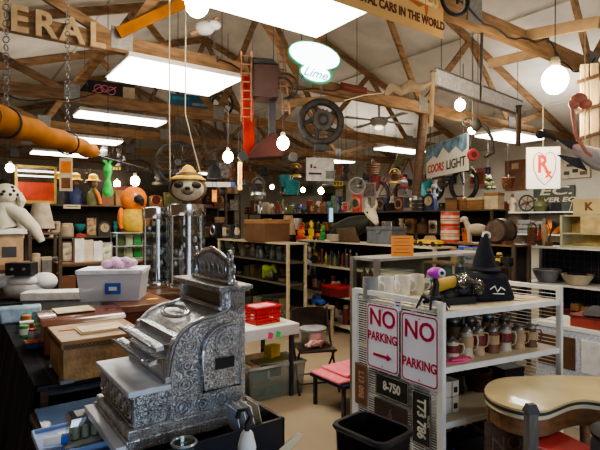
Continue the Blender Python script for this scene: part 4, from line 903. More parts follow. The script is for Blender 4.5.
a = tp(243,160); b = tp(292,132); MB().prism([(a[0]+.05,a[1]),(b[0]-.1,a[1]+.03),(b[0]-.08,b[1]-.1),(b[0]-.2,b[1]-.02),(a[0]+.1,a[1]+.12)], -.1, .1).build('red_base', mat('dark red hull', (.035,.006,.005), .9, 0, .3, 8), t, bevel=.01)
a = tp(284,88); MB().ring((a[0],-.1,a[1]), .13, .012, 'y', 20, 6, R3(-80), R3(110)).ring((a[0]-.03,-.09,a[1]-.02), .11, .01, 'y', 20, 6, R3(-80), R3(110)).build('hose', 'black', t)
for k, px in enumerate((243,292)): a = tp(px,158); MB().lathe([(.05,-.02),(.05,.02)], (a[0],-.11,a[1]), 14, 'y').build('wheel', 'black', t)
for s in (-.1,.12): hang(t, x, y, z+.65, None, s)
for c in t.children:
    if c.name.startswith('hanging_wire'): c.location.z = .6
# flywheel
x, y, z = at(321, 122, 5.85)
t = thing('iron_flywheel', 'old iron flywheel with gear hub hanging by a chain', 'flywheel', (x, y, z), R3(5))
MB().ring((0,0,0), .245, .045, 'y', 32, 10).build('rim', 'iron', t)
m = MB().lathe([(.12,-.05),(.12,.05)], (.02,0,.02), 20, 'y')
for k in range(16): a = PI*k/8; m.box(.02+.12*math.cos(a)-.012,.02+.12*math.cos(a)+.012,-.045,.045,.02+.12*math.sin(a)-.012,.02+.12*math.sin(a)+.012)
m.build('gear_hub', mat('greasy iron', (.12,.105,.09), .5, .5, .3, 14), t); MB().ring((.02,-.06,.02), .06, .014, 'y', 16, 6).build('bearing', 'iron', t)
for k in range(5): a = 2*PI*k/5+.4; MB().tube([(.1*math.cos(a),0,.1*math.sin(a)),(.16*math.cos(a+.25),0,.16*math.sin(a+.25)),(.23*math.cos(a+.3),0,.23*math.sin(a+.3))], [.035,.025,.03], 8).build('spoke', 'iron', t)
m = MB()
for k in range(7): m.ring((0,0,.29+k*.045), .02, .005, 'x' if k%2 else 'y', 8, 4)
m.build('chain', GAL, t); MB().box(-.08,.06,-.04,.04,-.36,-.27).build('cast_foot', 'iron', t, bevel=.01)
# ceiling fan
x, y, z = at(379, 120, 8.2)
t = thing('ceiling_fan', 'grey four bladed ceiling fan with small lamp', 'fan', (x, y, z), R3(12))
FG = mat('grey fan paint', (.26,.25,.23), .4, 0, .1, 6)
MB().lathe([(.03,.05),(.14,.03),(.16,-.03),(.12,-.09),(.05,-.11)], n=18).build('motor', FG, t); MB().tube([(0,0,.04),(0,0,.42)], .02, 8).lathe([(.02,.36),(.08,.42)]).build('downrod', FG, t)
for k in range(4): a = PI/2*k+.25; c, s = math.cos(a), math.sin(a); MB().prism([(c*.15-s*.04,s*.15+c*.04),(c*.68-s*.075,s*.68+c*.075),(c*.7+s*.06,s*.7-c*.06),(c*.15+s*.04,s*.15-c*.04)], -.02, -.008, 'xy').build('blade', FG, t)
MB().ball((0,0,-.13), (.07,.07,.04)).build('lamp', mat('dim lamp glow', (1,.85,.6), .4, emit=2.5), t)
# driftwood and poles
x, y, z = at(385, 95, 4.6)
t = thing('driftwood_branch', 'twisted grey driftwood branch resting on truss wood', 'branch', (x, y, z), 0); s5 = 4.6/480
MB().tube([(0,0,0),(6*s5,0,7*s5),(16*s5,.05,5*s5),(25*s5,0,9*s5),(36*s5,.03,8*s5),(48*s5,.05,14*s5)], [.02,.05,.055,.06,.04,.012], 10).build('branch', mat('driftwood', (.27,.20,.12), .8, 0, .35, 8, .5), t); MB().tube([(-40*s5,.1,-3*s5),(-20*s5,0,0),(0,0,2*s5)], .005, 5).build('string', 'cream', t)
for nm, lab, a, b, Y1, r, mm in (('hanging_pole','dark vertical leaning pole right of the ceiling fan',(425,100),(416,196),7.3,.07,'dark'),('wooden_pole','slim tan upright pole at the left end of the frosted panel',(433,70),(431,126),4.9,.022,'tan'),('wooden_pole','slim dark hooked rod hanging in front of the frosted panel',(482,28),(481,100),4.1,.012,'iron'),('wooden_pole','short dark upright post below the right hand light panel',(519,105),(518,146),6.2,.03,'dark')):
    p, q = Vector(at(*a, Y1)), Vector(at(*b, Y1+.1)); t = thing(nm, lab, 'pole', tuple(q), 0); d = p-q
    MB().tube([(0,0,0), tuple(d*.5), tuple(d)], [r,r*1.05,r], 10).build('shaft', WOODD if mm == 'dark' else mm, t); MB().ring(tuple(d*.97), r*1.2, r*.25, 'z', 12, 5).build('band', 'iron', t)
# frosted panel
a, b = at(436, 82, 5.0), at(521, 105, 6.4)
t = thing('frosted_panel', 'long frosted grey white translucent panel hanging at an angle', 'panel', tuple((Vector(a)+Vector(b))/2), math.atan2(b[1]-a[1], b[0]-a[0])); L = (Vector(b)-Vector(a)).length
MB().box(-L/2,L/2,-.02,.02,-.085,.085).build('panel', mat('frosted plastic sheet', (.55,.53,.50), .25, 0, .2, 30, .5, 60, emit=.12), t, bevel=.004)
MB().box(-L/2-.01,L/2+.01,-.025,.025,.085,.1).box(-L/2-.01,L/2+.01,-.025,.025,-.1,-.085).build('edge_strip', GAL, t)
for s in (-L*.45, L*.45): MB().tube([(s,0,.09),(s,0,.75)], .004, 5).build('hanging_wire', 'iron', t)
# coors light sign (right end nearer)
a, b = at(427, 159, 8.3), at(468, 155, 6.9)
t = thing('beer_sign', 'white and blue mountain sign reading COORS LIGHT', 'sign', ((a[0]+b[0])/2, (a[1]+b[1])/2, (a[2]+b[2])/2), math.atan2(b[1]-a[1], b[0]-a[0])); L = math.hypot(b[0]-a[0], b[1]-a[1])
MB().box(-L/2,L/2,-.01,.01,-.28,.26).build('board', mat('sign white board', (.72,.72,.66), .5, 0, .06, 3), t)
mt_ = [(-L/2,-.02),(-L*.3,.08),(-L*.2,.02),(-L*.05,.17),(L*.1,.04),(L*.25,.12),(L*.4,.0),(L/2,.05),(L/2,.255),(-L/2,.255)]
MB().prism(mt_, -.014, -.011).build('mountain_print', mat('mountain blue', (.12,.22,.32), .5, 0, .8, 6), t)
MB().text('COORS', .19, -L*.25, -.14, -.013, .002, .95, bold=.004, shear=.15).build('lettering_coors', mat('sign red', (.5,.03,.02)), t)
MB().text('LIGHT', .2, L*.25, -.14, -.013, .002, 1.1, bold=.003).build('lettering_light', 'black', t)
for s in (-L*.4, L*.4): MB().tube([(s,0,.26),(s,0,1.3)], .006, 5).build('hanging_wire', 'iron', t)
# heart sign
x, y, z = at(543, 168, 4.6)
t = thing('heart_sign', 'white hanging sign with a red outlined heart around the letters Rx', 'sign', (x, y, z), R3(-12))
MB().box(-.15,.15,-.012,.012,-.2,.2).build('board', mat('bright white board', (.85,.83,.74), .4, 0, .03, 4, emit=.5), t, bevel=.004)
hp = [(0,-.165),(-.06,-.10),(-.095,-.02),(-.10,.07),(-.085,.125),(-.05,.15),(-.02,.135),(0,.10),(.02,.135),(.05,.15),(.085,.125),(.10,.07),(.095,-.02),(.06,-.10)]
MB().tube([(a+.01,-.016,b) for a, b in hp], .0035, 6, closed=True).build('heart_outline', mat('heart line red', (.45,.06,.10)), t)
MB().text('R', .23, -.005, .03, -.014, .002, .72, bold=.007).text('x', .12, .045, -.055, -.014, .002, .9, bold=.004).build('lettering', mat('bright sign red', (.75,.06,.04)), t)
m = MB().tube([(-.0,0,.2),(.0,0,.62)], .003, 5); m.build('hanging_wire', 'cream', t)
# toboggan and cone at the right
x, y, z = at(592, 108, 3.85)
t = thing('wooden_toboggan', 'pale slatted wooden sled hanging upright at the right edge', 'sled', (x+.02, y, z), R3(-25))
for k in range(4): MB().box(-.1+k*.07,-.04+k*.07,-.012,.012,-.34,.36).build('slat', mat('pale sled wood', (.62,.46,.24), .5, 0, .2, 4, .1, stretch=(8,8,1)), t, bevel=.004)
for z_ in (-.22,.0,.24): MB().bar((-.13,-.03,z_-.03),(.2,-.03,z_+.06),.03,.025).build('crossbar', WOODD, t)
hang(t, x, y, z+.3, None, .05)
x, y, z = at(576, 118, 3.5); s5 = 3.5/480
t = thing('coiled_hose', 'loose reddish hose looping down beside the wooden sled', 'hose', (x, y, z), 0)
MB().tube([(-4*s5,0,18*s5),(-3*s5,0,0),(0,0,-18*s5),(10*s5,0,-34*s5),(16*s5,0,-38*s5)], .012, 8).build('hose', mat('salmon rubber', (.50,.16,.09), .5), t)
MB().ball((3*s5,0,19*s5), (.06,.04,.045)).ball((9*s5,0,14*s5), (.05,.04,.04)).ball((-2*s5,0,14*s5),(.04,.03,.04)).build('red_bundle', mat('salmon rubber', (0,0,0)), t)
x, y, z = at(585, 152, 3.6)
t = thing('model_aircraft', 'grey pointed cone shaped model aircraft body hanging at the right', 'model', (x, y, z), 0); s5 = 3.6/480
MB().tube([(-22*s5,.1,13*s5),(-8*s5,.05,5*s5),(12*s5,0,-7*s5),(30*s5,-.1,-16*s5)], [.012,.04,.08,.09], 14).build('fuselage', mat('dull aluminium', (.45,.43,.42), .4, .4, .1, 6), t)
MB().prism([(-26*s5,14*s5),(-2*s5,10*s5),(10*s5,-4*s5),(-4*s5,-2*s5)], .02, .04).prism([(-26*s5,-2*s5),(-4*s5,-6*s5),(4*s5,-18*s5),(-8*s5,-14*s5)], .02, .04).build('wing', 'black', t)
MB().tube([(-36*s5,.1,22*s5),(-26*s5,.1,18*s5),(-20*s5,.1,12*s5)], [.03,.015,.012], 8).ball((-38*s5,.1,20*s5), .035).build('propeller_hub', 'black', t)
MB().tube([(0,0,.02),(0,0,.9)], .003, 5).build('hanging_wire', 'cream', t)
# round pink drum and others near the coors sign
x, y, z = at(473, 155, 6.6)
t = thing('round_reflector', 'pinkish red round drum lamp hanging right of the mountain sign', 'reflector', (x, y, z), 0); MB().lathe([(.075,-.03),(.085,0),(.07,.03)], axis='y', n=20).build('shell', mat('pink red plastic', (.55,.08,.08), .4), t); MB().lathe([(.04,-.045),(.03,-.03)], axis='y').build('centre', 'maroon', t); hang(t, x, y, z+.1)
# sloth head in a straw hat
x, y, z = at(188, 187, 3.6)
t = thing('sloth_head', 'brown sloth head ornament in a yellow straw hat hanging on two cords', 'ornament', (x, y, z), R3(12))
FUR = mat('brown fur', (.17,.11,.055), .9, 0, .45, 20, .8, 60)
MB().ball((0,0,-.01), (.14,.11,.105), 20, 14).build('head', FUR, t)
MB().ball((0,-.058,-.02), (.118,.085,.085), 18, 12).build('face_mask', mat('cream fur', (.62,.52,.36), .9, 0, .15, 30, .5), t)
for s in (-1,1):
    MB().ball((s*.058,-.112,.005), (.04,.035,.027), 14, 8).build('eye_patch', mat('dark brown fur', (.05,.03,.02), .8), t); e = MB().ball((s*.045,-.138,.004), .011).build('eye', 'black', t)
MB().ball((0,-.125,-.035), (.05,.04,.03), 14, 8).build('muzzle', mat('tan fur', (.35,.24,.14), .8), t); MB().ball((0,-.162,-.02), (.02,.012,.014)).build('nose', 'black', t); MB().ring((0,-.155,-.035), .03, .003, 'y', 12, 5, R3(200), R3(340)).build('mouth', 'black', t)
MB().lathe([(.135,.05),(.13,.062),(.08,.09),(.055,.12),(.035,.15),(.012,.165)], n=24).build('straw_hat', mat('yellow straw', (.72,.42,.04), .7, 0, .25, 25, .4), t); MB().lathe([(.094,.088),(.078,.105)], n=24).build('hat_band', 'brown', t)
MB().tube([(-.13,0,.06),(-.135,0,.5),(-.14,.1,1.5)], .005, 6).tube([(.1,0,.07),(.04,0,.3),(-.02,0,.55),(-.02,.1,1.5)], .005, 6).build('cord', 'cream', t)
# wagon wheels
def wagon(px, py, Y, D, label, rz=0, n=12, m_='iron', rt=.03, cat='wheel'):
    x, y, z = at(px, py, Y); t = thing('wagon_wheel', label, cat, (x, y, z), rz)
    MB().ring((0,0,0), D/2, rt, 'y', 32, 6).build('rim', m_, t); MB().lathe([(D*.08,-.06),(D*.09,0),(D*.08,.06)], axis='y').build('hub', m_, t)
    m = MB()
    for k in range(n): a = 2*PI*k/n; MB().tube([(D*.07*math.cos(a),0,D*.07*math.sin(a)),(D*.48*math.cos(a),0,D*.48*math.sin(a))], rt*.45, 6).build('spoke', m_, t)
    hang(t, x, y, z+D/2, None); t.children[-1]
    for c in t.children:
        if c.name.startswith('hanging_wire'): c.location.z = D/2
wagon(178, 163, 7.2, .62, 'dark spoked wagon wheel hanging behind the sloth head', R3(15))
wagon(222, 105, 8.5, .42, 'smaller iron wheel hung left of the red model tower', R3(-20), 8, rt=.022)
wagon(357, 186, 7.0, .24, 'thin rimmed steering wheel hanging above the middle shelf', R3(10), 4, 'grey', .012)
wagon(140, 172, 10.5, .5, 'dark spoked wheel far back behind the green cloth', R3(30), 8)
# angular brown chair frame, helmet etc
x, y, z = at(212, 138, 8)
t = thing('timber_lattice', 'dark rectangular wooden frame hanging tilted beside the wagon wheel', 'lattice', (x, y, z), R3(10)); m = MB()
for a, b in (((-.2,.3),(.15,.42)),((.15,.42),(.28,-.1)),((.28,-.1),(-.08,-.25)),((-.08,-.25),(-.2,.3))): m.bar((a[0],0,a[1]),(b[0],0,b[1]),.04,.04)
m.build('frame', WOODD, t); MB().bar((.04,0,.38),(.1,0,-.18),.03,.03).build('cross_piece', WOODD, t); hang(t, x, y, z+.4)
# flat hanging posters and boards (free hanging)
def board(px0, px1, py0, py1, Y, label, bg, stripes=(), txt=None, tc='black', rz=0, name='hanging_sign', cat='sign', wire=True, bold=.002, slant=None):
    cx, cy = (px0+px1)/2, (py0+py1)/2; x, y, z = at(cx, cy, Y); s5 = Y/480; w_, h_ = (px1-px0)*s5/max(.4,math.cos(rz)), (py1-py0)*s5
    t = thing(name, label, cat, (x, y, z), rz); MB().box(-w_/2,w_/2,-.008,.008,-h_/2,h_/2).build('board', bg, t)
    for (f0, f1, g0, g1, c) in stripes: MB().box(-w_/2+w_*f0,-w_/2+w_*f1,-.011,-.0085,-h_/2+h_*g0,-h_/2+h_*g1).build('printed_patch', c, t)
    if txt:
        for (s_, f, g, sz, tcc, sx) in txt: MB().text(s_, h_*sz, -w_/2+w_*f, -h_/2+h_*g, -.012, .001, sx, bold=bold).build('lettering', tcc, t)
    if wire: MB().tube([(-w_*.4,0,h_/2),(-w_*.4,0,h_/2+.5)], .003, 4).tube([(w_*.4,0,h_/2),(w_*.4,0,h_/2+.5)], .003, 4).build('hanging_wire', 'charcoal', t)
    return t
board(306, 334, 158, 181, 8.8, 'white hanging banner with faint dark lettering in the middle distance', 'white', [(.7,1,.1,.45,'grey'),(.1,.55,.27,.36,'charcoal'),(.15,.22,.55,.72,'maroon'),(.26,.36,.55,.62,'maroon')], [], rz=R3(10))
board(333, 343, 181, 186, 9.2, 'small yellow green sign with dark numbers right of the white banner', 'yellow', [(.1,.3,.2,.8,'olive'),(.4,.6,.2,.8,'olive'),(.7,.9,.2,.8,'olive')])
board(170, 210, 95, 108, 9.2, 'dark blue banner with pale stripe hung behind the front light panel', mat('banner blue', (.02,.10,.2)), [(.1,.5,.55,.8,'teal'),(.55,.95,.2,.4,'grey')], rz=R3(20))
board(84, 131, 82, 98, 7.0, 'black sign with pink looping script mounted high on the third truss', 'black', [(.78,1,.1,.8,'beige')], rz=R3(25))
t = bpy.data.objects[[o.name for o in col.objects if o.get('label','').startswith('black sign with pink looping')][0]]
MB().ring((-.12,-.016,0), .06, .008, 'y', 16, 5).ring((-.04,-.016,.01), .05, .008, 'y', 16, 5).ring((.05,-.016,-.01), .055, .008, 'y', 16, 5).tube([(-.2,-.016,-.05),(-.1,-.016,.03),(0,-.016,-.03),(.12,-.016,.05)], .008, 5).build('looping_script', 'pink', t)
board(238, 242, 162, 190, 6.0, 'tall thin orange thermometer board right of the sloth head', mat('pale orange', (.62,.33,.10)), [(.3,.7,.2,.9,'brown')])
board(60, 72, 158, 191, 7.8, 'tall menu board with food pictures hanging at left', 'cream', [(.1,.9,.55,.9,'orange'),(.15,.85,.08,.4,'rusty')], rz=R3(8))
board(340, 368, 85, 92, 6.2, 'dark red toolbox lid board leaning on truss beside the neon sign', 'maroon', [(.1,.9,.3,.6,'rusty')], rz=R3(36), wire=False)
board(205, 235, 182, 187, 7.5, 'white horizontal tube sign with blue end behind the sloth head', 'white', [(.85,1,0,1,'blue')], rz=R3(5))
board(212, 217, 190, 202, 7.0, 'small amber tin sign hanging under the white tube', 'orange', [(.2,.8,.2,.7,'yellow')])
board(328, 333, 208, 222, 6.4, 'narrow blue and white glowing thermometer on the middle shelf', mat('pale cyan', (.35,.6,.75), .4, emit=.4), [(0,.2,0,1,'navy')], wire=False)
board(112, 122, 166, 171, 9.0, 'small dark sign with yellow marks between hats and wheel', 'black', [(.1,.3,.2,.8,'yellow'),(.4,.6,.2,.8,'yellow'),(.7,.9,.2,.8,'yellow')])
# sign on the beam of the middle window wall etc: goods on hooks across the upper middle
hk = [(265,172,'lantern','iron',9.5),(312,178,'wheel','iron',9.6),(328,176,'bucket','grey',9.0),(346,172,'tool','iron',8.6),(214,172,'helmet','charcoal',8.4),(250,176,'basket','brown',8.6),(296,170,'lantern','brass',10.2),(160,176,'lantern','iron',8.6),
  (88,176,'tool','iron',8.8),(395,176,'lantern','brass',9.4),(232,176,'tool','rusty',9.0),(285,180,'bucket','teal',9.5),(292,186,'basket','teal',9),(120,158,'tool','iron',9.2),(104,150,'lantern','iron',9.4),(200,160,'tool','rusty',8.1),(258,186,'lantern','silver',8.2),
  (5,190,'tool','iron',6.5),(470,170,'tool','olive',8.4),(488,182,'plush','olive',9),(508,182,'basket','rusty',8.6)]
for i, (px, py, k, c, Y) in enumerate(hk):
    x, y, z = at(px, py, Y); h = random.uniform(.24,.34)
    near = ['beside the far beam','behind the bulbs','over the back shelves','near the big wheel','against the dark rafters','over the rear aisle'][i%6]
    t = item(k, (x, y, z-h/2), h*.9, h, c, random.choice(['iron','brown','grey']), 'hung %s %s %s, %s' % (CN.get(c,c), NOUN.get(k,k), near, 'spot '+'ABCDEFGHIJKLMNOPQRSTUVWXYZ'[i] if 0 else ORD[i]+' hung piece'), R3(random.uniform(-30,30)), name='hanging_'+KN[k][0])
    MB().tube([(0,0,h*.95),(0,0,min(roofz(toUV(x,y)[0])-.05,z+1.2)-z+h/2)], .004, 4).build('hanging_wire', 'charcoal', t)

random.seed(21)
_hung = [tuple(o.location)[:2] for o in col.objects if o.name.startswith(('hanging_','light_bulb','wagon_')) and not o.parent]+[tuple(at(px_, 190, Y_)[:2]) for px_, Y_ in ((321,9.8),(303,11),(272,12))]
for i in range(30):
    px = random.uniform(165, 440); py = random.uniform(166, 192); Y = random.uniform(9, 12.5); k = random.choice(['lantern','bucket','basket','tool','wheel','helmet','frame','horn','teapot']); c = random.choice(['iron','rusty','brown','olive','charcoal','grey','copper','teal','maroon'])
    x, y, z = at(px, py, Y); h = random.uniform(.26,.4); h2 = h/2
    while any((x-q[0])**2+(y-q[1])**2 < .3 for q in _hung) : px = random.uniform(165, 440); Y = random.uniform(9, 12.3); x, y, z = at(px, py, Y)
    _hung.append((x, y))
    t = item(k, (x, y, z-h2), h*.9, h, c, random.choice(['iron','brown','grey']), 'far hung %s %s on a thin wire, %s of the far cluster' % (CN.get(c,c), NOUN.get(k,k), ORD[i]), R3(random.uniform(-30,30)), name='hanging_'+KN[k][0])
    MB().tube([(0,0,h*.95),(0,0,min(roofz(toUV(x,y)[0])-.05,z+1.2)-z+h2)], .004, 4).build('hanging_wire', 'charcoal', t)
# ================================================================ back of the barn: racks full of goods
DK = mat('dark shelf board', (.10,.07,.045), .6, 0, .3, 6, .1)
pal = ['brown','grey','cream','maroon','olive','charcoal','rusty','tan','wooden','iron','brass','navy','teal','silver','beige','red','white']
dim = ['brown','charcoal','olive','maroon','rusty','wooden','iron','grey','navy','tan','cream']
kinds = ['box','bottle','jar','vase','clock','lamp','can','crate','radio','figure','teapot','tool','book','suitcase','camera','lantern','bucket','basket','frame','cup','bowl']
# long dark rack along the rear left
ua, ub = on_v(-12, 9.2), on_v(226, 9.2)
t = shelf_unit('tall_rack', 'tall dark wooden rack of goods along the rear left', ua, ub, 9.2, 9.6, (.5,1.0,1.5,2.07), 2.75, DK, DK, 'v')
row_v(9.38, 2.071, 100, 224, rnd(9, ['suitcase','crate','basket','lantern','bucket','box','clock'], dim, (.2,.34), (.22,.4)), 'on the top of the rear left rack')
row_v(9.38, 1.501, -5, 224, rnd(19, kinds, pal, (.16,.26), (.18,.36)), 'on the second board of the rear left rack')
row_v(9.38, 1.001, 60, 224, rnd(12, kinds, dim, (.18,.28), (.18,.34)), 'on the third board of the rear left rack')
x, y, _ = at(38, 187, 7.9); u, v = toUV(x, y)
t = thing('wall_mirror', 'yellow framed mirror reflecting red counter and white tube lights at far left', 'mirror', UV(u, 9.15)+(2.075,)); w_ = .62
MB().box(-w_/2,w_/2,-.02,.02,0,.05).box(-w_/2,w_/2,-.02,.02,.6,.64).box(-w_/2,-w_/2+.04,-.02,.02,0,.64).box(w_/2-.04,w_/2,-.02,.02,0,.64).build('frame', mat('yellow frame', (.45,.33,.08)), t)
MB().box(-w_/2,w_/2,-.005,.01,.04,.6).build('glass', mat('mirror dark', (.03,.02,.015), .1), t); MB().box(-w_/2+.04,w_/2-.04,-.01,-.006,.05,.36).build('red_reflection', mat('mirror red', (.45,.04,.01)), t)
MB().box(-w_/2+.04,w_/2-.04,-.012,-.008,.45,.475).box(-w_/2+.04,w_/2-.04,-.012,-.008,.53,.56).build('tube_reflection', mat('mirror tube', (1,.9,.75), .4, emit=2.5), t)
# straw hatted dark busts
for i, px in enumerate((59, 76, 94)):
    u = on_v(px, 9.25); c = ['charcoal','navy','olive'][i]
    t = thing('hat_bust', ['leftmost of three dark dummy busts wearing yellow straw hats','middle one of three dark dummy busts wearing yellow straw hats','rightmost dummy bust in yellow straw hat with an orange scarf'][i], 'dummy', UV(u, 9.3)+(2.071,))
    MB().lathe([(.10,0),(.125,.12),(.12,.22),(.06,.27),(.05,.32)], sq=.6).build('torso', c, t); MB().ball((0,0,.40), (.075,.085,.10)).build('head', WOODD, t)
    MB().lathe([(.135,.44),(.13,.45),(.085,.47),(.08,.54),(.03,.57)], n=18).build('straw_hat', mat('yellow straw', (0,0,0)), t)
    if i == 2: MB().tube([(.02,-.09,.27),(.07,-.13,.15),(.1,-.12,.02)], [.03,.035,.03], 8).build('scarf', 'orange', t)
row_v(9.35, 2.071, 14, 34, [('lantern','iron','cream',.16,.3)], 'beside the yellow framed mirror')
t = thing('shelf_label', 'small white shelf label strip on the rear left rack', 'label', UV(on_v(72,9.17), 9.17)+(2.0,)); MB().box(-.14,.14,-.004,.004,0,.07).build('card', 'cream', t); MB().box(-.1,.1,-.006,-.004,.03,.042).build('print', 'charcoal', t)
# green twisted cloth
x, y, z = at(108, 180, 6.2)
t = thing('green_cloth', 'bright green twisted cloth doll dress hanging at left', 'cloth', (x, y, z), 0)
GR = mat('bright green satin', (.05,.50,.08), .35, 0, .45, 14, .4)
MB().lathe([(.05,-.21),(.075,-.16),(.05,-.05),(.03,.02),(.055,.1),(.06,.17),(.03,.21)], n=12, sq=.6).build('cloth', GR, t)
for s in (-1,1): MB().prism([(s*.01,.19),(s*.07,.25),(s*.03,.26),(0,.2)], -.01, .01).build('tie_end', GR, t)
hang(t, x, y, z+.2); 
# middle stand with parrot, cards
ua, ub = on_v(58, 6.7), on_v(148, 6.7)
t = shelf_unit('display_stand', 'wooden display stand with cards and small cases behind the tote', ua, ub, 6.55, 6.95, (.4,.85,1.26), 1.3, WOODM, DK)
row_v(6.75, 1.261, 62, 112, [('frame','brown','beige',.14,.26),('book','white','cream',.12,.3),('book','cream','tan',.13,.28),('book','white','grey',.12,.26),('frame','silver','cream',.15,.24)], 'on the display stand behind the tote')
row_v(6.75, .851, 60, 146, rnd(7, ['box','jar','frame','book','bottle'], dim, (.12,.2), (.15,.3)), 'on the middle board of the display stand')
ca = UV(on_v(113,6.8), 6.62)
t = thing('small_glass_case', 'small metal framed glass case holding green and cream packets', 'case', ca+(1.262,))
m = MB()
for a in (0,.5):
    for b in (0,.28): m.cb(a,b,0,.015,.015,.36)
m.box(-.01,.51,-.01,.29,.355,.37).box(-.01,.51,-.01,.29,0,.012); m.build('frame', 'silver', t); MB().box(.01,.49,-.003,.0,.01,.355).build('front_glass', glass('case glass'), t)
for k in range(4): p_ = MB().box(.03+k*.115,.12+k*.115,.08,.12,.19,.34).box(.03+k*.115,.12+k*.115,.08,.12,.02,.15); p_.build('packet', ['olive','cream','green','grey'][k], t)
MB().box(.0,.5,.0,.28,.17,.18).build('shelf', 'silver', t)
x, y, z = at(136, 204, 6.75)
t = thing('parrot_toy', 'orange and yellow parrot toy with dark hooked beak above the glass case', 'toy', (x-.03, y, 1.634), R3(15)); t.scale = (1.28,1.2,1.28)
OR = mat('bright orange plush', (.85,.22,.02), .8, 0, .2, 20, .4); h0 = z-1.634
MB().ball((0,0,.14), (.14,.12,.15), 14, 10).tube([(0,0,.1),(.1,.05,-.0)], [.1,.03], 8).build('body', mat('yellow plush', (.60,.38,.05), .8, 0, .2, 20, .4), t)
MB().ball((0,-.0,.36), (.14,.13,.14), 16, 12).build('head', OR, t); MB().tube([(.05,-.12,.36),(.09,-.17,.33),(.1,-.17,.28)], [.05,.035,.01], 10).build('beak', 'black', t); MB().ball((.02,-.125,.40), .02).build('eye', 'white', t)
for s in (-1,1): MB().ball((s*.13,0,.15), (.04,.08,.12), 10, 8).build('wing', OR, t)
# glass columns
BR = mat('dark turned plinth', (.10,.045,.02), .35, 0, .3, 6)
t = thing('wooden_pedestal', 'dark wooden pedestal cabinet under the tall glass columns', 'pedestal', UV(1.68, 4.74)+(0,)); MB().box(0,.62,0,.95,.06,1.02).build('cabinet', WOODD, t, bevel=.005); MB().box(-.03,.65,-.03,.98,1.02,1.06).build('top', BR, t, bevel=.006); MB().box(.03,.59,.03,.92,0,.06).build('plinth', 'black', t)
for i, (px, Y, r, zt) in enumerate(((187,5.12,.195,1.97),(157,5.3,.155,1.94))):
    x, y = at(px, 250, Y)[:2]; t = thing('glass_column', ['widest tall round glass display column with chrome bands and dark trinkets','narrower tall round glass display column left of the wide one'][i], 'display case', (x, y, 1.062), 0); H = zt-1.062
    MB().lathe([(r,0),(r*1.04,.02),(r*1.04,.06),(r,.08)], n=28).build('base', CHROME, t); MB().lathe([(r,H-.13),(r*1.03,H-.12),(r*1.03,H-.01),(r*.9,H)], n=28).build('top_band', CHROME, t)
    MB().lathe([(r*.99,.08),(r*.99,H-.13)], n=28).build('glass_tube', glass('column glass', (.72,.8,.8), .22), t)
    for k in range(5):
        sh_ = MB().lathe([(r*.9,0),(r*.9,.008)], (0,0,.1+k*(H-.25)/5), 24).build('glass_shelf', 'clear', t)
        for j in range(7): a = j*2*PI/7+k; MB().ball((r*.62*math.cos(a), r*.62*math.sin(a), .14+k*(H-.25)/5), (.025,.025,.035), 8, 6).build('trinket', random.choice(['black','charcoal','silver','brown','navy']), sh_)
    for a in (-2.2,-1.3,-.5,1.2): MB().tube([(r*math.cos(a),r*math.sin(a),.07),(r*math.cos(a),r*math.sin(a),H-.1)], .008, 6).build('upright_rod', CHROME, t)
    MB().tube([(0,0,.05),(0,0,H-.1)], .02, 8).build('centre_pole', 'iron', t)
# far left stack
t = thing('tall_cabinet', 'plain brown cabinet at the far left carrying stacked boxes', 'cabinet', UV(.0, 6.1)+(0,)); MB().box(0,.75,0,.6,0,1.26).build('body', WOODD, t, bevel=.005); MB().box(-.02,.77,-.02,.62,1.26,1.3).build('top', WOODM, t)
item('carton', UV(.38,6.4)+(1.301,), .55, .34, 'tan', 'cream', 'tan cardboard carton with white top on the far left cabinet')
t = thing('foam_slab', 'white foam lid lying on top of the tan carton', 'lid', UV(.38,6.4)+(1.643,)); MB().cb(0,0,0,.62,.5,.05).build('slab', 'white', t, bevel=.006); MB().cb(0,0,.05,.5,.4,.012).build('raised_top', 'white', t)
x, y = at(16, 200, 6.2)[:2]
t = thing('dog_costume', 'white spotted hooded dog costume draped at the far left', 'costume', UV(.5,6.3)+(1.707,), R3(20)); t.scale = (.95,.95,.95)
WF = mat('off white plush', (.60,.55,.42), .9, 0, .12, 12, .5)
MB().tube([(0,0,.0),(-.04,0,.16),(.02,0,.34),(.1,0,.44)], [.14,.13,.1,.05], 14).ball((.0,-.02,.40), (.15,.13,.13), 16, 12).build('hood', WF, t)
MB().tube([(0,-.02,.25),(.16,-.06,.16),(.3,-.05,.0),(.38,-.03,-.16)], [.09,.085,.07,.04], 12).build('sleeve', WF, t)
for k in range(14): a = random.uniform(0,PI); b = random.uniform(-1,1); MB().ball((.15*math.cos(a)*math.cos(b*.8), -.02-.13*math.sin(a)*math.cos(b*.8), .40+.13*math.sin(b*.8)), (.02,.014,.018), 8, 6).build('black_spot', 'black', t)
MB().tube([(.14,-.05,.42),(.17,-.06,.32),(.15,-.05,.22)], [.03,.05,.02], 8).build('ear', WF, t)
item('shade', UV(on_v(41, 7.6), 7.6)+(1.62,), .36, .42, 'beige', 'brown', 'beige flared lampshade lamp at far left below the yellow mirror')
t = shelf_unit('side_stand', 'brown side stand under the beige lamp at far left', on_v(30,7.45), on_v(60,7.45), 7.45, 7.85, (.5,1.05,1.62), 1.62, WOODM, DK)
row_v(7.6, 1.051, 31, 58, rnd(3, ['jar','box','vase'], ['cream','brown','grey'], (.14,.2), (.2,.35)), 'on the brown side stand')
row_v(7.7, 1.621, 50, 60, [('radio','beige','brown',.22,.16)], 'beside the beige lamp')
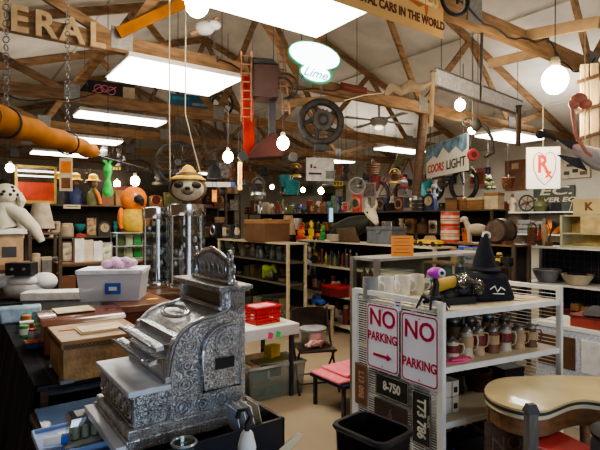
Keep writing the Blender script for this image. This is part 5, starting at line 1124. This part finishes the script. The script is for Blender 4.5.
# table under bags
t = thing('black_table', 'black cloth covered table behind the chests at left', 'table', UV(.35, 5.70)+(0,)); MB().box(0,1.2,0,.36,0,.93).build('cloth_skirt', BLKC, t); MB().box(-.01,1.21,-.01,.37,.93,.95).build('top', BLKC, t, bevel=.004)
x, y, z = on(32, 296, .951)
t = thing('white_bag', 'large white puffy wrapped bundle holding up the black cash box', 'bundle', UV(.66, 5.86)+(.951,), R3(5)); m = MB()
m.ball((0,0,.12), (.24,.14,.13), 16, 10).ball((-.24,0,.2), (.12,.1,.08)).ball((.17,0,.19), (.14,.11,.1)).ball((.0,-.04,.2),(.2,.1,.07)); m.build('bundle', mat('white plastic bag', (.68,.68,.66), .45, 0, .06, 6, .8, 10), t)
t = thing('cash_box', 'small black cash box with two knobs on the white bundle', 'box', UV(.60, 5.80)+(1.225,), R3(4)); MB().cb(0,0,0,.26,.16,.13).build('body', 'black', t, bevel=.006)
for s in (-.06,.06): MB().lathe([(.016,0),(.013,-.015)], (s,-.08,.065), 10, 'y').build('knob', 'silver', t)
t = thing('foam_slab', 'long white foam slab lying behind the dark domed chest', 'slab', UV(.95, 5.3)+(.89,), A36+R3(-25)); MB().box(-.4,.4,-.12,.12,.12,.2).build('slab', 'white', t, bevel=.008); MB().box(-.38,.38,-.1,.1,0,.12).build('base', 'grey', t)
t = thing('wrapped_parcel', 'pale blue and teal wrapped parcel at left beside the white slab', 'parcel', UV(.50, 4.95)+(.891,), R3(30)); MB().box(-.15,.15,-.1,.1,0,.14,.02,-.02).build('parcel', mat('pale blue film', (.30,.42,.52), .25, 0, .4, 8, .5), t, bevel=.02); MB().ball((.1,-.1,.05), (.1,.08,.05)).build('teal_film', 'teal', t)
for i, (k, c, c2, u, v, w_, h, lab) in enumerate((('box','red','white',.50,4.5,.1,.08,'small red and white packet beside the domed chest'),('can','green','white',.46,4.3,.07,.09,'small green tin beside the domed chest'),('jar','white','red',.50,4.12,.07,.09,'small white jar with red lid beside the domed chest'),('box','navy','orange',.47,3.9,.1,.05,'flat navy packet on the black cloth edge'),('can','orange','cream',.52,4.68,.07,.1,'orange tin with cream label near the blue parcel'))): item(k, UV(u, v)+(.89,), w_, h, c, c2, lab)

# glass case in the centre left with goods on top
t = shelf_unit('glass_showcase', 'wide glass fronted showcase with pale wooden frame in the centre left', 4.08, 4.40, 5.92, 8.2, (.35,.83,1.16), 1.43, DK, WOODL, 'u', 'cabinet', True)
MB().box(-.02,.36,-.02,2.32,1.425,1.45).build('top_board', WOODL, t)
row_u(4.25, 1.451, 203, 248, [('basket','brown','tan',.3,.2),('camera','black','silver',.34,.3),('radio','charcoal','beige',.3,.26),('lantern','iron','cream',.16,.34),('figure','olive','brown',.14,.26)], 'on top of the glass showcase')
item('box', UV(4.27, on_u(267,4.27))+(1.451,), .62, .36, 'brown', 'wooden', 'wide brown wooden chest on top of the glass showcase', A36-PI/2)
item('can', UV(4.15, on_u(252,4.15))+(1.451,), .06, .09, 'red', 'white', 'tiny red and white tin before the wide brown chest', A36-PI/2)
item('can', UV(4.15, on_u(248.5,4.15))+(1.451,), .06, .09, 'white', 'red', 'tiny white and red tin left of its red twin', A36-PI/2)
row_u(4.27, 1.161, 224, 275, [('cup','silver','black',.13,.22),('cup','silver','black',.11,.2),('bottle','clear','silver',.08,.22),('cup','silver','black',.13,.22),('bottle','grey','grey',.09,.22),('jar','clear','silver',.1,.2),('bottle','navy','silver',.09,.22),('jar','grey','silver',.1,.2),('bottle','silver','grey',.08,.22),('cup','silver','iron',.12,.21),('bottle','grey','silver',.08,.22)], 'on the top shelf inside the showcase')
t = thing('yellow_cloth', 'crumpled bright yellow green cloth inside the glass showcase', 'cloth', UV(4.16, on_u(270,4.16))+(.86,), A36-PI/2); m = MB()
m.tube([(-.16,0,.0),(-.1,0,.16),(.02,0,.13),(.12,0,.2),(.18,0,.1)], [.05,.08,.06,.05,.02], 10).ball((-.08,0,.08), (.1,.05,.09)); m.build('cloth', mat('acid yellow cloth', (.62,.62,.04), .7, 0, .25, 14, .5), t)
MB().ball((.06,-.03,.07), (.07,.04,.07)).build('cream_pouch', 'tan', t)
row_u(4.27, 1.161, 277, 289, [('jar','grey','silver',.11,.22),('frame','silver','grey',.14,.22)], 'right of the yellow cloth in the showcase')
row_u(4.27, .831, 226, 288, rnd(13, ['box','jar','bowl','figure','cup','book'], dim+['silver'], (.1,.16), (.12,.24)), 'on the middle shelf inside the showcase')
row_u(4.27, .351, 250, 288, rnd(6, ['box','crate','basket','bowl'], dim, (.14,.22), (.12,.24)), 'on the bottom shelf inside the showcase')

# open shelf in the centre
t = shelf_unit('merchandise_shelf', 'long open shelf of dark goods in the centre, tan edges', 5.0, 5.4, 3.95, 6.95, (.12,.58,1.04,1.45), 1.45, BOARD, WOODL, 'u')
row_u(5.2, 1.451, 281, 306, [('shade','tan','brown',.3,.44),('lantern','red','orange',.22,.3)], 'at the left end of the centre shelf top')
row_u(5.15, 1.451, 308, 326, [('plush','yellow','brown',.24,.36),('car','red','orange',.26,.12),('plush','green','yellow',.22,.26)], 'on the centre shelf top left of the saddle')
t = thing('leather_saddle', 'dark olive leather saddle draped over the middle of the centre shelf', 'saddle', UV(5.2, on_u(352,5.2))+(1.452,), A36-PI/2); t.scale = (1.25,1.1,1.2)
SD = mat('dark olive leather', (.035,.038,.026), .65, 0, .35, 6, .3)
MB().tube([(-.42,0,.04),(-.25,0,.14),(0,0,.2),(.2,0,.24),(.36,0,.3)], [.05,.12,.14,.12,.04], 14).build('seat', SD, t); MB().prism([(-.14,.18),(.2,.2),(.28,.0),(.12,-.0),(-.1,.0)], -.17, -.13).build('flap', mat('brown leather', (.10,.06,.03), .5), t, bevel=.01)
MB().ring((.34,0,.36), .04, .015, 'y').build('horn', SD, t); MB().box(-.3,-.08,-.2,-.14,.01,.1).build('cream_tag', 'beige', t)
t = thing('steer_skull', 'pale horned animal skull standing above the dark saddle', 'skull', UV(5.12, on_u(371,5.12))+(1.84,), A36-PI/2-.2)
BN = mat('bone', (.66,.60,.44), .6, 0, .15, 10, .2); MB().tube([(-.12,0,.1),(0,0,.06),(.12,-.02,-.02),(.2,-.03,-.1)], [.05,.085,.06,.03], 12).build('cranium', BN, t); MB().tube([(-.08,0,.14),(-.14,0,.22),(-.1,0,.3)], [.03,.022,.006], 8).tube([(.0,.05,.12),(.03,.08,.2),(-.02,.1,.27)], [.03,.02,.006], 8).build('horn', BN, t); MB().ball((.02,-.07,.07), (.025,.02,.02)).build('eye_socket', 'black', t); MB().tube([(-.05,.03,.04),(-.05,.03,-.38)], .012, 6).build('stand', 'iron', t)
t = thing('grey_box', 'flat grey metal case on the centre shelf right of the skull', 'case', UV(5.2, on_u(386,5.2))+(1.452,), A36-PI/2); MB().cb(0,0,.0,.5,.3,.2).build('body', mat('blue grey metal', (.16,.18,.2), .4, .3), t, bevel=.008); MB().cb(0,0,.2,.52,.32,.05).build('lid', mat('blue grey metal', (0,0,0)), t, bevel=.006); MB().box(-.04,.04,-.17,-.16,.16,.2).build('latch', 'silver', t)
row_u(5.15, 1.451, 398, 440, [('car','yellow','brown',.34,.14),('tool','iron','wooden',.12,.16),('car','yellow','tan',.4,.14)], 'on the right part of the centre shelf')
for z, n, nm in ((1.041,20,'upper board of the centre shelf'),(.581,18,'middle board of the centre shelf'),(.121,15,'lowest board of the centre shelf')):
    row_u(5.15, z, 300, 357, rnd(n, ['box','jar','bottle','can','car','tool','figure','bowl','truck','teapot','book'], dim+(['silver','brass','cream','orange'] if z > 1 else ['red','beige']), (.1,.17), (.13,.33)), 'on the '+nm)
item('box', UV(5.04, on_u(338,5.04))+(.581,), .42, .17, 'maroon', 'red', 'dark red flat box at the edge of the centre shelf middle board', A36-PI/2)
t = thing('low_stand', 'pale small stand with blue toy between showcase and centre shelf', 'stand', UV(4.5, 5.75)+(0,)); MB().box(0,.35,0,.5,.42,.46).build('top', BOARD, t, bevel=.004)
for a in (.03,.32):
    for b in (.03,.47): MB().cb(a,b,0,.04,.04,.42).build('leg', WOODL, t)
item('car', UV(4.65,5.95)+(.461,), .3, .16, 'blue', 'navy', 'blue toy car on the small pale stand', A36-PI/2)
t = thing('hang_tag', 'white tag hanging tilted from the edge of the centre shelf', 'tag', UV(4.975, on_u(308,4.975))+(1.01,), A36-PI/2)
MB().prism([(-.09,-.12),(.05,-.16),(.1,.08),(-.03,.12)], -.004, .004).build('tag', 'white', t); MB().box(-.03,.05,-.006,-.004,-.06,.02).build('print', 'navy', t); MB().tube([(.03,0,.08),(.03,0,.44)], .003, 4).build('string', 'white', t)

# board beyond with popcorn tin, hound and barrel
t = shelf_unit('timber_shelf', 'timber topped shelf carrying the red and white tin and hound figure', 5.46, 5.8, 3.15, 4.95, (.5,1.0,1.5), 1.5, WOODM, DK, 'u')
PT = mat('red printed tin', (.55,.05,.03), .35, 0, .15, 8)
x = UV(5.6, on_u(450,5.6)); t = thing('popcorn_tin', 'tall red and white stacked pair of round tins on the timber shelf', 'tin', x+(1.501,), 0)
r = .125
MB().lathe([(r,0),(r,.2),(r*.98,.205),(r,.21),(r,.41),(r*.95,.42)], n=24).build('body', PT, t); MB().lathe([(r*1.01,.03),(r*1.01,.16)], n=24).lathe([(r*1.01,.25),(r*1.01,.36)], n=24).build('white_band', 'cream', t); [MB().ring((0,0,z_), r*1.015, .006).build('red_stripe', PT, t) for z_ in (.08,.11,.29,.32)]; MB().ring((0,0,.205), r*1.01, .006).ring((0,0,.415), r, .007).build('rim', 'silver', t)
item('dog', UV(5.6, on_u(477,5.6))+(1.501,), .42, .36, 'beige', 'tan', 'pale sitting hound figure beside the round barrel', A36-PI/2+.3)
t = thing('small_barrel', 'brown iron barrel lying on its side with open end facing out', 'barrel', UV(5.63, on_u(501,5.63))+(1.66,), A36-PI/2)
MB().lathe([(.13,-.14),(.165,0),(.13,.14),(.1,.14),(.13,0),(.1,-.12)], axis='y', n=22).build('staves', mat('dusty brown iron', (.14,.09,.06), .6, .2, .4, 12), t)
for s in (-.1,.1): MB().ring((0,s,0), .15, .01, 'y').build('hoop', 'iron', t)
MB().box(-.12,-.07,-.1,.1,-.158,-.12).box(.07,.12,-.1,.1,-.158,-.12).build('cradle', WOODM, t)
row_u(5.7, 1.501, 462, 470, [('basket','orange','brown',.24,.22)], 'between tin and hound on the timber shelf')
row_u(5.5, 1.001, 442, 484, rnd(5, ['box','suitcase','crate'], dim, (.16,.24), (.2,.3)), 'on the lower board of the timber shelf')
t = shelf_unit('low_rack', 'low wooden rack with yellow toys behind the witch hat', 4.66, 4.94, 2.92, 3.85, (.5,.9,1.3), 1.3, WOODM, DK)
row_u(4.8, 1.301, 452, 512, [('box','tan','wooden',.16,.16),('can','blue','white',.16,.2),('crate','grey','blue',.2,.2),('truck','yellow','brown',.26,.15),('box','maroon','black',.1,.1),('truck','yellow','black',.26,.15)], 'on top of the low rack')

# right hand shelving
t = shelf_unit('wall_shelving', 'white edged metal shelving at the right with gridwork back', 6.16, 6.62, 1.2, 3.42, (.45,.99,1.46), 1.5, WHITEM, GAL, 'u', panel='grid_back_panel')
m = MB()
for k in range(26): m.box(.452,.458,.04+k*.085,.046+k*.085,.1,1.46)
for k in range(16): m.box(.45,.455,.0,2.2,.15+k*.085,.154+k*.085)
m.build('grid_wires', mat('blue grey wire', (.10,.14,.20), .4, .5), t)
item('bowl', UV(6.33, on_u(547,6.33))+(.991,), .36, .16, 'grey', 'silver', 'grey enamel basin, left one of two on the right shelving', A36-PI/2)
t = item('bowl', UV(6.33, on_u(577,6.33))+(.991,), .38, .13, 'beige', 'silver', 'beige enamel basin with dark utensils inside, right one', A36-PI/2)
t = thing('iron_dish', 'dark iron dish tilted inside the right hand basin', 'dish', UV(6.33, on_u(577,6.33))+(1.06,), A36); MB().lathe([(.06,0),(.14,.06),(.15,.08),(.13,.07)], n=18, sq=.7).build('dish', 'iron', t); MB().tube([(.1,0,.07),(.2,0,.12)], .012, 6).build('handle', 'iron', t)
t = thing('cream_cubby', 'cream painted wooden cubby box with two compartments on right shelf', 'cubby', UV(6.36, on_u(586,6.36))+(1.462,), A36-PI/2)
CB_ = mat('cream green paint', (.55,.52,.33), .5, 0, .1, 6); w_ = .5
MB().box(-w_/2,w_/2,-.14,.14,0,.02).box(-w_/2,w_/2,-.14,.14,.16,.18).box(-w_/2,w_/2,-.14,.14,.38,.40).box(-w_/2,-w_/2+.03,-.14,.14,0,.4).box(w_/2-.03,w_/2,-.14,.14,0,.4).build('case', CB_, t, bevel=.003); MB().box(0,w_/2-.03,-.145,-.13,.18,.38).build('door', mat('warm yellow paint', (.66,.50,.22)), t); MB().box(-w_/2,w_/2,.12,.13,.02,.38).build('back', mat('warm yellow paint', (0,0,0)), t)
t = thing('letter_crate', 'pale wooden crate marked K on top of the cream cubby', 'crate', UV(6.36, on_u(593,6.36))+(1.864,), A36-PI/2); MB().cb(0,0,0,.36,.24,.19).build('body', mat('pale yellow crate', (.62,.50,.24), .6, 0, .12, 5), t, bevel=.003); MB().text('K', .13, .0, .095, -.122, .002, 1, bold=.006).build('stencil', 'rusty', t); MB().box(-.184,.184,-.124,.124,.17,.195).build('top_rim', mat('pale yellow crate', (0,0,0)), t)
row_u(6.36, 1.461, 528, 560, [('basket','rusty','olive',.26,.3),('lantern','iron','red',.18,.34),('vase','tan','brown',.2,.36),('horn','iron','brown',.34,.34)], 'on top of the right shelving')
row_u(6.36, .451, 545, 600, rnd(6, ['box','suitcase','crate'], dim, (.26,.36), (.2,.34)), 'on the lowest board of the right shelving')
# stacked goods between gondola and shelving
t = thing('white_drawer_unit', 'white wicker patterned storage unit right of the gondola', 'storage unit', UV(4.35, 1.15)+(0,)); MB().box(0,.5,0,1.15,0,.84).build('body', mat('white wicker', (.58,.60,.64), .6, 0, .3, 60, .4), t, bevel=.01); MB().box(-.01,.51,-.01,1.16,.84,.87).build('top', WHITEM, t)
for k in range(3): d = MB().box(-.012,0,.06+k*.37,.38+k*.37,.5,.78).build('drawer', 'brown' if k != 1 else 'white', t, bevel=.003); MB().lathe([(.015,0),(.012,-.02)], (-.012,.22+k*.37,.64), 10, 'x').build('knob', 'silver', d)
t = thing('red_case', 'flat red case lying on the white storage unit', 'case', UV(4.6, 1.72)+(.872,), A36-PI/2); MB().cb(0,0,0,.6,.4,.08).build('body', mat('dull red case', (.32,.05,.03), .5), t, bevel=.006); MB().cb(0,0,.08,.61,.41,.02).build('lid', 'maroon', t)
t = thing('black_tray', 'black slanted tray with paper tag on top of the red case', 'tray', UV(4.58, 1.68)+(.985,), A36-PI/2+.2); MB().box(-.27,.27,-.17,.17,0,.05,-.03,-.03).build('tray', 'charcoal', t, bevel=.006); MB().box(-.1,.08,-.1,.04,.052,.056).build('paper', 'cream', t)
for i, (px, c) in enumerate(((575,'black'),(590,'charcoal'))):
    pass

# rack and wall in the far middle
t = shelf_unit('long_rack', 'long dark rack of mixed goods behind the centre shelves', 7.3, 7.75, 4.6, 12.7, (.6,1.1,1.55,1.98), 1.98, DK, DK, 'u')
row_u(7.5, 1.981, 246, 360, rnd(26, kinds+['truck','wheel','horn'], pal, (.2,.34), (.2,.42)), 'on the left top of the long rack')
row_u(7.5, 1.981, 372, 436, rnd(7, ['suitcase','radio','crate','basket','camera','clock'], dim, (.26,.36), (.2,.34)), 'on the right top of the long rack')
row_u(7.45, 1.551, 246, 440, rnd(25, kinds, pal, (.18,.3), (.18,.32)), 'on the second board of the long rack')
row_u(7.45, 1.981, 448, 500, rnd(4, ['basket','crate','box'], ['wooden','brown','cream'], (.3,.36), (.2,.3)), 'at the near end of the long rack')
t = shelf_unit('rear_rack', 'rear rack of goods across the back left of the barn', on_v(60,12.9), on_v(240,12.9), 12.9, 13.3, (1.0,1.6,2.1,2.6), 2.6, DK, DK, 'v')
row_v(13.1, 2.101, 120, 238, rnd(16, kinds, dim, (.2,.34), (.22,.38)), 'on the upper board of the rear rack')
row_v(13.1, 2.601, 110, 238, rnd(15, kinds+['wheel'], dim, (.22,.4), (.24,.42)), 'along the top of the rear rack')
# wall shelf on the right wall
t = thing('wall_shelf', 'long white wall shelf high on the right wall', 'shelf', UV(10.2, 4.6)+(1.98,)); MB().box(0,.38,0,8.0,-.03,0).build('board', WHITEM, t)
for k in range(9): MB().prism([(.02,-.03),(.38,-.03),(.38,-.3)], .2+k*.95, .23+k*.95).build('bracket', GAL, t)
row_u(10.35, 1.981, 440, 548, [('suitcase','black','brown',.45,.3),('horn','brown','black',.36,.36),('lantern','iron','cream',.2,.28),('suitcase','brown','black',.42,.3),('suitcase','maroon','black',.5,.28),('figure','cream','rusty',.28,.42),('wheel','iron','brown',.4,.4),('vase','olive','brown',.3,.3)], 'on the long white wall shelf')
row_u(10.35, 1.981, 372, 436, rnd(9, ['radio','box','crate','clock','bucket','lantern'], ['white','grey','brown','cream','charcoal'], (.3,.45), (.2,.34)), 'on the far part of the white wall shelf')
t = thing('wall_shelf', 'second long wall shelf below the first on the right wall', 'shelf', UV(10.2, 4.6)+(1.50,)); MB().box(0,.38,0,8.0,-.03,0).build('board', WHITEM, t)
for k in range(9): MB().prism([(.02,-.03),(.38,-.03),(.38,-.3)], .2+k*.95, .23+k*.95).build('bracket', GAL, t)
row_u(10.35, 1.501, 455, 560, rnd(9, ['box','crate','basket','radio','vase','jar'], ['wooden','brown','cream','orange','olive','grey'], (.3,.44), (.22,.36)), 'on the second wall shelf at right')
# things on the right wall
def wpos(px, py, u=10.55): v = on_u(px, u); x, y = UV(u, v); return x, y, EYE-(py-HZ)/F*y, v
def wsign(px0, px1, py0, py1, label, bg, patches=(), txt=(), name='wall_poster', cat='poster', u=10.56):
    pm = (px0+px1)/2; x, y, z, v = wpos(pm, (py0+py1)/2, u); w_ = abs(on_u(px0,u)-on_u(px1,u)); h_ = (py1-py0)*y/480
    t = thing(name, label, cat, (x, y, z), A36-PI/2); MB().box(-w_/2,w_/2,-.012,.012,-h_/2,h_/2).build('board', bg, t)
    for (f0,f1,g0,g1,c) in patches: MB().box(-w_/2+w_*f0,-w_/2+w_*f1,-.016,-.0125,-h_/2+h_*g0,-h_/2+h_*g1).build('printed_patch', c, t)
    for (s_,f,g,sz,c,sx) in txt: MB().text(s_, h_*sz, -w_/2+w_*f, -h_/2+h_*g, -.016, .001, sx, bold=.004, shear=.2).build('lettering', c, t)
wsign(533, 574, 186, 214, 'dark sign reading EC. POWER EQUIPMENT on the right wall', mat('slate sign', (.06,.07,.06)), [(.45,.7,.1,.4,'black')], [('EC.', .55, .82, .42, 'cream', 2.0), ('POWER EQU', .5, .5, .22, 'cream', 1.6)], 'wall_sign', 'sign')
wsign(561, 590, 160, 178, 'pale wall sheet with small dark pictures at far right', 'beige', [(.1,.3,.2,.4,'charcoal'),(.4,.6,.3,.5,'black'),(.65,.9,.15,.35,'brown'),(.2,.5,.65,.8,'charcoal'),(.6,.9,.6,.75,'grey')])
wsign(505, 528, 160, 190, 'brown picture of a bear like shape left of the heart sign', 'rusty', [(.2,.8,.1,.7,'brown'),(.3,.6,.7,.9,'tan')])
wsign(365, 378, 175, 191, 'dark green framed board far along the right wall', 'olive', [(.1,.9,.3,.4,'black'),(.1,.9,.6,.7,'black')])
wsign(402, 415, 172, 192, 'pale blue grey poster with dark marks behind the leaning pole', mat('blue grey poster', (.35,.38,.38)), [(.1,.4,.6,.9,'black'),(.5,.9,.1,.5,'charcoal'),(.1,.4,.1,.3,'grey')])
wsign(422, 438, 174, 193, 'red and black poster right of the leaning pole', 'black', [(.2,.8,.3,.9,'maroon'),(.3,.6,.1,.3,'cream')])
wsign(441, 456, 176, 184, 'small black and yellow striped sign under the mountain sign', 'black', [(.1,.9,.15,.35,'yellow'),(.1,.9,.6,.75,'olive')])
wsign(470, 490, 168, 188, 'pinkish red and navy arched panel under the red drum lamp', mat('dusty pink board', (.40,.12,.12)), [(.8,1,0,1,'navy'),(.1,.7,.2,.8,'rusty')])
wsign(300, 316, 184, 196, 'grey green picture far back left on the right wall', 'grey', [(.2,.8,.2,.8,'olive')])
wsign(322, 345, 186, 203, 'dark green machine picture beside the bulb far back', 'olive', [(.1,.5,.1,.6,'iron'),(.6,.9,.1,.8,'beige')])
wsign(282, 296, 182, 196, 'teal and brown poster near the far corner', 'teal', [(.1,.6,.1,.5,'brown')])
# bicycles hung on the wall
def bike(px, py, w_, label, c, wheels=True, u=9.95):
    x, y, z, v = wpos(px, py, u); t = thing('hanging_bicycle', label, 'bicycle', (x, y, z), A36-PI/2); r = w_*.24
    if wheels:
        for s in (-1,1):
            m = MB().ring((s*w_*.32,0,0), r, r*.14, 'y', 22, 6).build('tyre', 'black', t); q = MB()
            for k in range(8): a = PI*k/4; q.tube([(s*w_*.32,0,0),(s*w_*.32+r*math.cos(a),0,r*math.sin(a))], .006, 4)
            q.build('spokes', 'silver', m)
    f = MB(); P_ = dict(a=(-w_*.32,0,0), b=(-w_*.02,0,-.02), c=(-w_*.1,0,w_*.3), d=(w_*.22,0,w_*.3), e=(w_*.32,0,0))
    for i, j in ('ab','bc','cd','bd','ac','de'): f.tube([P_[i],P_[j]], .022, 6)
    f.build('frame', c, t); MB().ball((-w_*.12,0,w_*.36), (.12,.06,.03)).build('saddle', 'black', t); MB().tube([(w_*.22,-.15,w_*.42),(w_*.2,0,w_*.36),(w_*.22,.12,w_*.42)], .015, 6).build('handlebar', 'silver', t)
    MB().tube([(0,0,w_*.3),(0,.1,w_*.3+.5)], .006, 4).build('hanging_wire', 'charcoal', t)
bike(392, 195, 1.6, 'rusty bicycle with chrome wheels hung above the centre shelf', 'rusty')
bike(447, 186, 1.5, 'dark bicycle hanging below the mountain sign', 'charcoal')
bike(398, 180, 1.7, 'bare red brown bicycle frame without wheels beside the leaning pole', mat('rust red frame', (.20,.05,.03)), False, 9.3)
x, y, z = at(478, 128, 6.9)
t = thing('iron_crank', 'curled dark metal crank with long rod above the red drum lamp', 'crank', (x, y, z), 0); MB().tube([(-.15,0,.02),(0,0,.08),(.12,0,.0),(.2,0,-.15),(.22,0,-.35),(.1,0,-.42)], .025, 8).ball((-.03,0,.05), (.08,.05,.1)).build('crank', 'iron', t); MB().ring((-.16,0,.08), .06, .02, 'y').build('ring', 'iron', t); hang(t, x, y, z)
x, y, z = at(455, 3, 3.6)
t = thing('black_hoop', 'black rubber hoop hanging at the top edge beside the banner', 'hoop', (x, y, z+.03), R3(20)); MB().ring((0,0,0), .12, .014, 'y', 28, 8).build('hoop', 'black', t); MB().ring((0,.02,0), .1, .006, 'y', 28, 6).build('inner_ring', 'silver', t)
# cables strung on trusses
CBL = 'black'
for i, (a, b, sag, v, lab) in enumerate(((3.2,4.6,.12,2.33,'black cable sagging along the nearest truss at upper right'),(4.6,5.6,.2,2.33,'second black cable drooping toward the largest bulb'),(2.3,4.2,.15,4.68,'thin cable strung along the second truss under the neon sign'),(-.2,1.6,.18,7.03,'cable sagging on the third truss at left'))):
    t = thing('power_cable', lab, 'cable', UV(a, v)+(3.52,)); MB().tube([((b-a)*k/12,-.02,-sag*math.sin(PI*k/12)+.02*math.sin(k*1.7)) for k in range(13)], .008, 6).build('cable', CBL, t); MB().lathe([(.012,0),(.012,.06)], (0,-.02,-.03)).build('plug', 'charcoal', t)
# loose boards laid across the trusses
for i, (px, py, Y, px2, py2, Y2, lab) in enumerate(((512,38,4.6,600,22,3.9,'pale loose board sticking out right from the nearest truss'),(488,64,5.2,548,50,5.0,'short pale board lying behind the nearest truss at right'),(118,33,4.5,186,2,4.9,'orange plank rising right from the plate over the letter L'),(282,104,6.2,345,98,6.4,'short brown stick poking out left of the flywheel'))):
    p, q = Vector(at(px,py,Y)), Vector(at(px2,py2,Y2)); t = thing('loose_board', lab, 'board', tuple(p), 0); MB().bar((0,0,0), tuple(q-p), .03, .1).build('plank', 'tan' if i != 2 else LOGM, t, bevel=.004)
# glinting wire plates on the near truss
t = thing('parcel_bundle', 'bundle of glassware in paper on the rafters at top centre left', 'bundle', at(205, 28, 4.75), 0); MB().ball((0,0,0), (.1,.07,.07)).ball((.09,0,.03), (.07,.06,.05)).build('paper', 'grey', t); MB().tube([(-.14,0,-.06),(.0,0,.0),(.13,0,.1)], .03, 8).build('roll', 'brown', t)
# ---------------------------------------------------------------- light
def bulb(px, py, Y, r, w, label, cord=True, E=60):
    x, y, z = at(px, py, Y)
    t = thing('light_bulb', label, 'light bulb', (x, y, z), 0, 'bare hanging bulbs')
    MB().ball((0,0,0), (r, r, r*1.15), 14, 10).build('globe', mat('bulb glow %d' % E, (1,.83,.55), .4, 0, .01, 3, emit=E), t)
    MB().lathe([(r*.35, 0), (r*.4, r*.6), (r*.3, r*.9)], (0,0,r*.9)).build('socket', 'cream', t)
    u, v = toUV(x, y); top = min(roofz(u)-.03, z+1.5)
    MB().tube([(0,0,r*1.6), (.003,0,(top-z)*.5), (0,0,top-z)], .004, 5).build('cord', 'charcoal', t)
    l = bpy.data.lights.new('bulb_lamp', 'POINT'); l.energy = w; l.color = (1,.80,.58); l.shadow_soft_size = r*1.2
    o = bpy.data.objects.new('bulb_lamp', l); col.objects.link(o); o.parent = t; o.location = (0,0,-r*2.6)
bulb(555, 80, 3.9, .10, 40, 'largest glowing round bulb at right under the nearest truss', E=45)
bulb(197, 3, 3.9, .10, 20, 'glowing bulb at the top edge above the register light panel', E=45)
bulb(283, 143, 4.6, .058, 2, 'glowing bulb hanging under the red ladder toy tower')
bulb(228, 157, 5.8, .062, 14, 'glowing bulb right of the hanging sloth head')
bulb(460, 105, 6.6, .07, 14, 'glowing bulb under the long frosted hanging panel')
bulb(472, 130, 7.6, .06, 8, 'small glowing bulb just left of the right row light panel')
bulb(135, 181, 8.2, .075, 9, 'glowing bulb above the orange parrot toy')
bulb(117, 184, 9.0, .06, 5, 'small glowing bulb beside the hanging green cloth')
bulb(10, 168, 7.5, .06, 6, 'small glowing bulb at the far left edge')
bulb(321, 191, 9.8, .06, 3, 'small glowing bulb in front of the old engine model')
bulb(303, 190, 11.0, .05, 3, 'tiny glowing bulb left of the steering wheel, far back')
bulb(272, 187, 12.0, .05, 3, 'tiny glowing bulb furthest back in the middle')
w = bpy.data.worlds.new('World'); bpy.context.scene.world = w; w.use_nodes = True
nt = w.node_tree; bg = nt.nodes['Background']
sk = nt.nodes.new('ShaderNodeTexSky'); sk.sky_type = 'HOSEK_WILKIE'; sk.sun_direction = (0, -.5, .85)
nt.links.new(sk.outputs[0], bg.inputs[0]); bg.inputs[1].default_value = .6
l = bpy.data.lights.new('daylight_doorway', 'AREA'); l.shape = 'RECTANGLE'; l.size = 3.4; l.size_y = 2.4; l.energy = 130; l.color = (.62,.78,1)
o = bpy.data.objects.new('daylight_doorway', l); col.objects.link(o); o.location = UV(.4, V0+.05)+(1.35,); o.rotation_euler = (PI/2, 0, A36)
for (u, v, e) in ((1.8, 5, 60), (1.8, 9.6, 60), (8.3, 5, 70), (8.3, 10, 60), (5, 13.5, 60), (4.4, -1, 60)):
    l = bpy.data.lights.new('room_fill', 'AREA'); l.shape = 'RECTANGLE'; l.size = 1.2; l.size_y = .5; l.energy = e*.8; l.color = (1,.94,.85)
    o = bpy.data.objects.new('room_fill', l); col.objects.link(o); o.location = UV(u, v)+(3.24,); o.rotation_euler = (0, 0, A36)
for (u, v, e) in ((1.9, 3.7, 20), (1.9, 8.4, 16), (8.2, 4.0, 26), (8.2, 8.6, 20), (5, 12.5, 14), (5, 1.0, 22)):  # unseen upward fills, added to brighten the roof lining
    l = bpy.data.lights.new('ceiling_fill', 'AREA'); l.size = 1.2; l.energy = e; l.color = (1,.94,.86)
    o = bpy.data.objects.new('ceiling_fill', l); col.objects.link(o); o.location = UV(u, v)+(3.45,); o.rotation_euler = (PI, 0, A36)
# camera
cd = bpy.data.cameras.new('camera'); cam = bpy.data.objects.new('camera', cd); col.objects.link(cam)
cam.location = (0, 0, EYE); cam.rotation_euler = (PI/2, 0, 0); cd.sensor_width = 36; cd.lens = 36*F/600
cd.shift_y = -5/600.; cd.clip_start = .05; cd.clip_end = 100
bpy.context.scene.camera = cam
bpy.context.scene.view_settings.view_transform = 'AgX'
bpy.context.scene.view_settings.look = 'AgX - Medium High Contrast'
bpy.context.scene.view_settings.exposure = .0
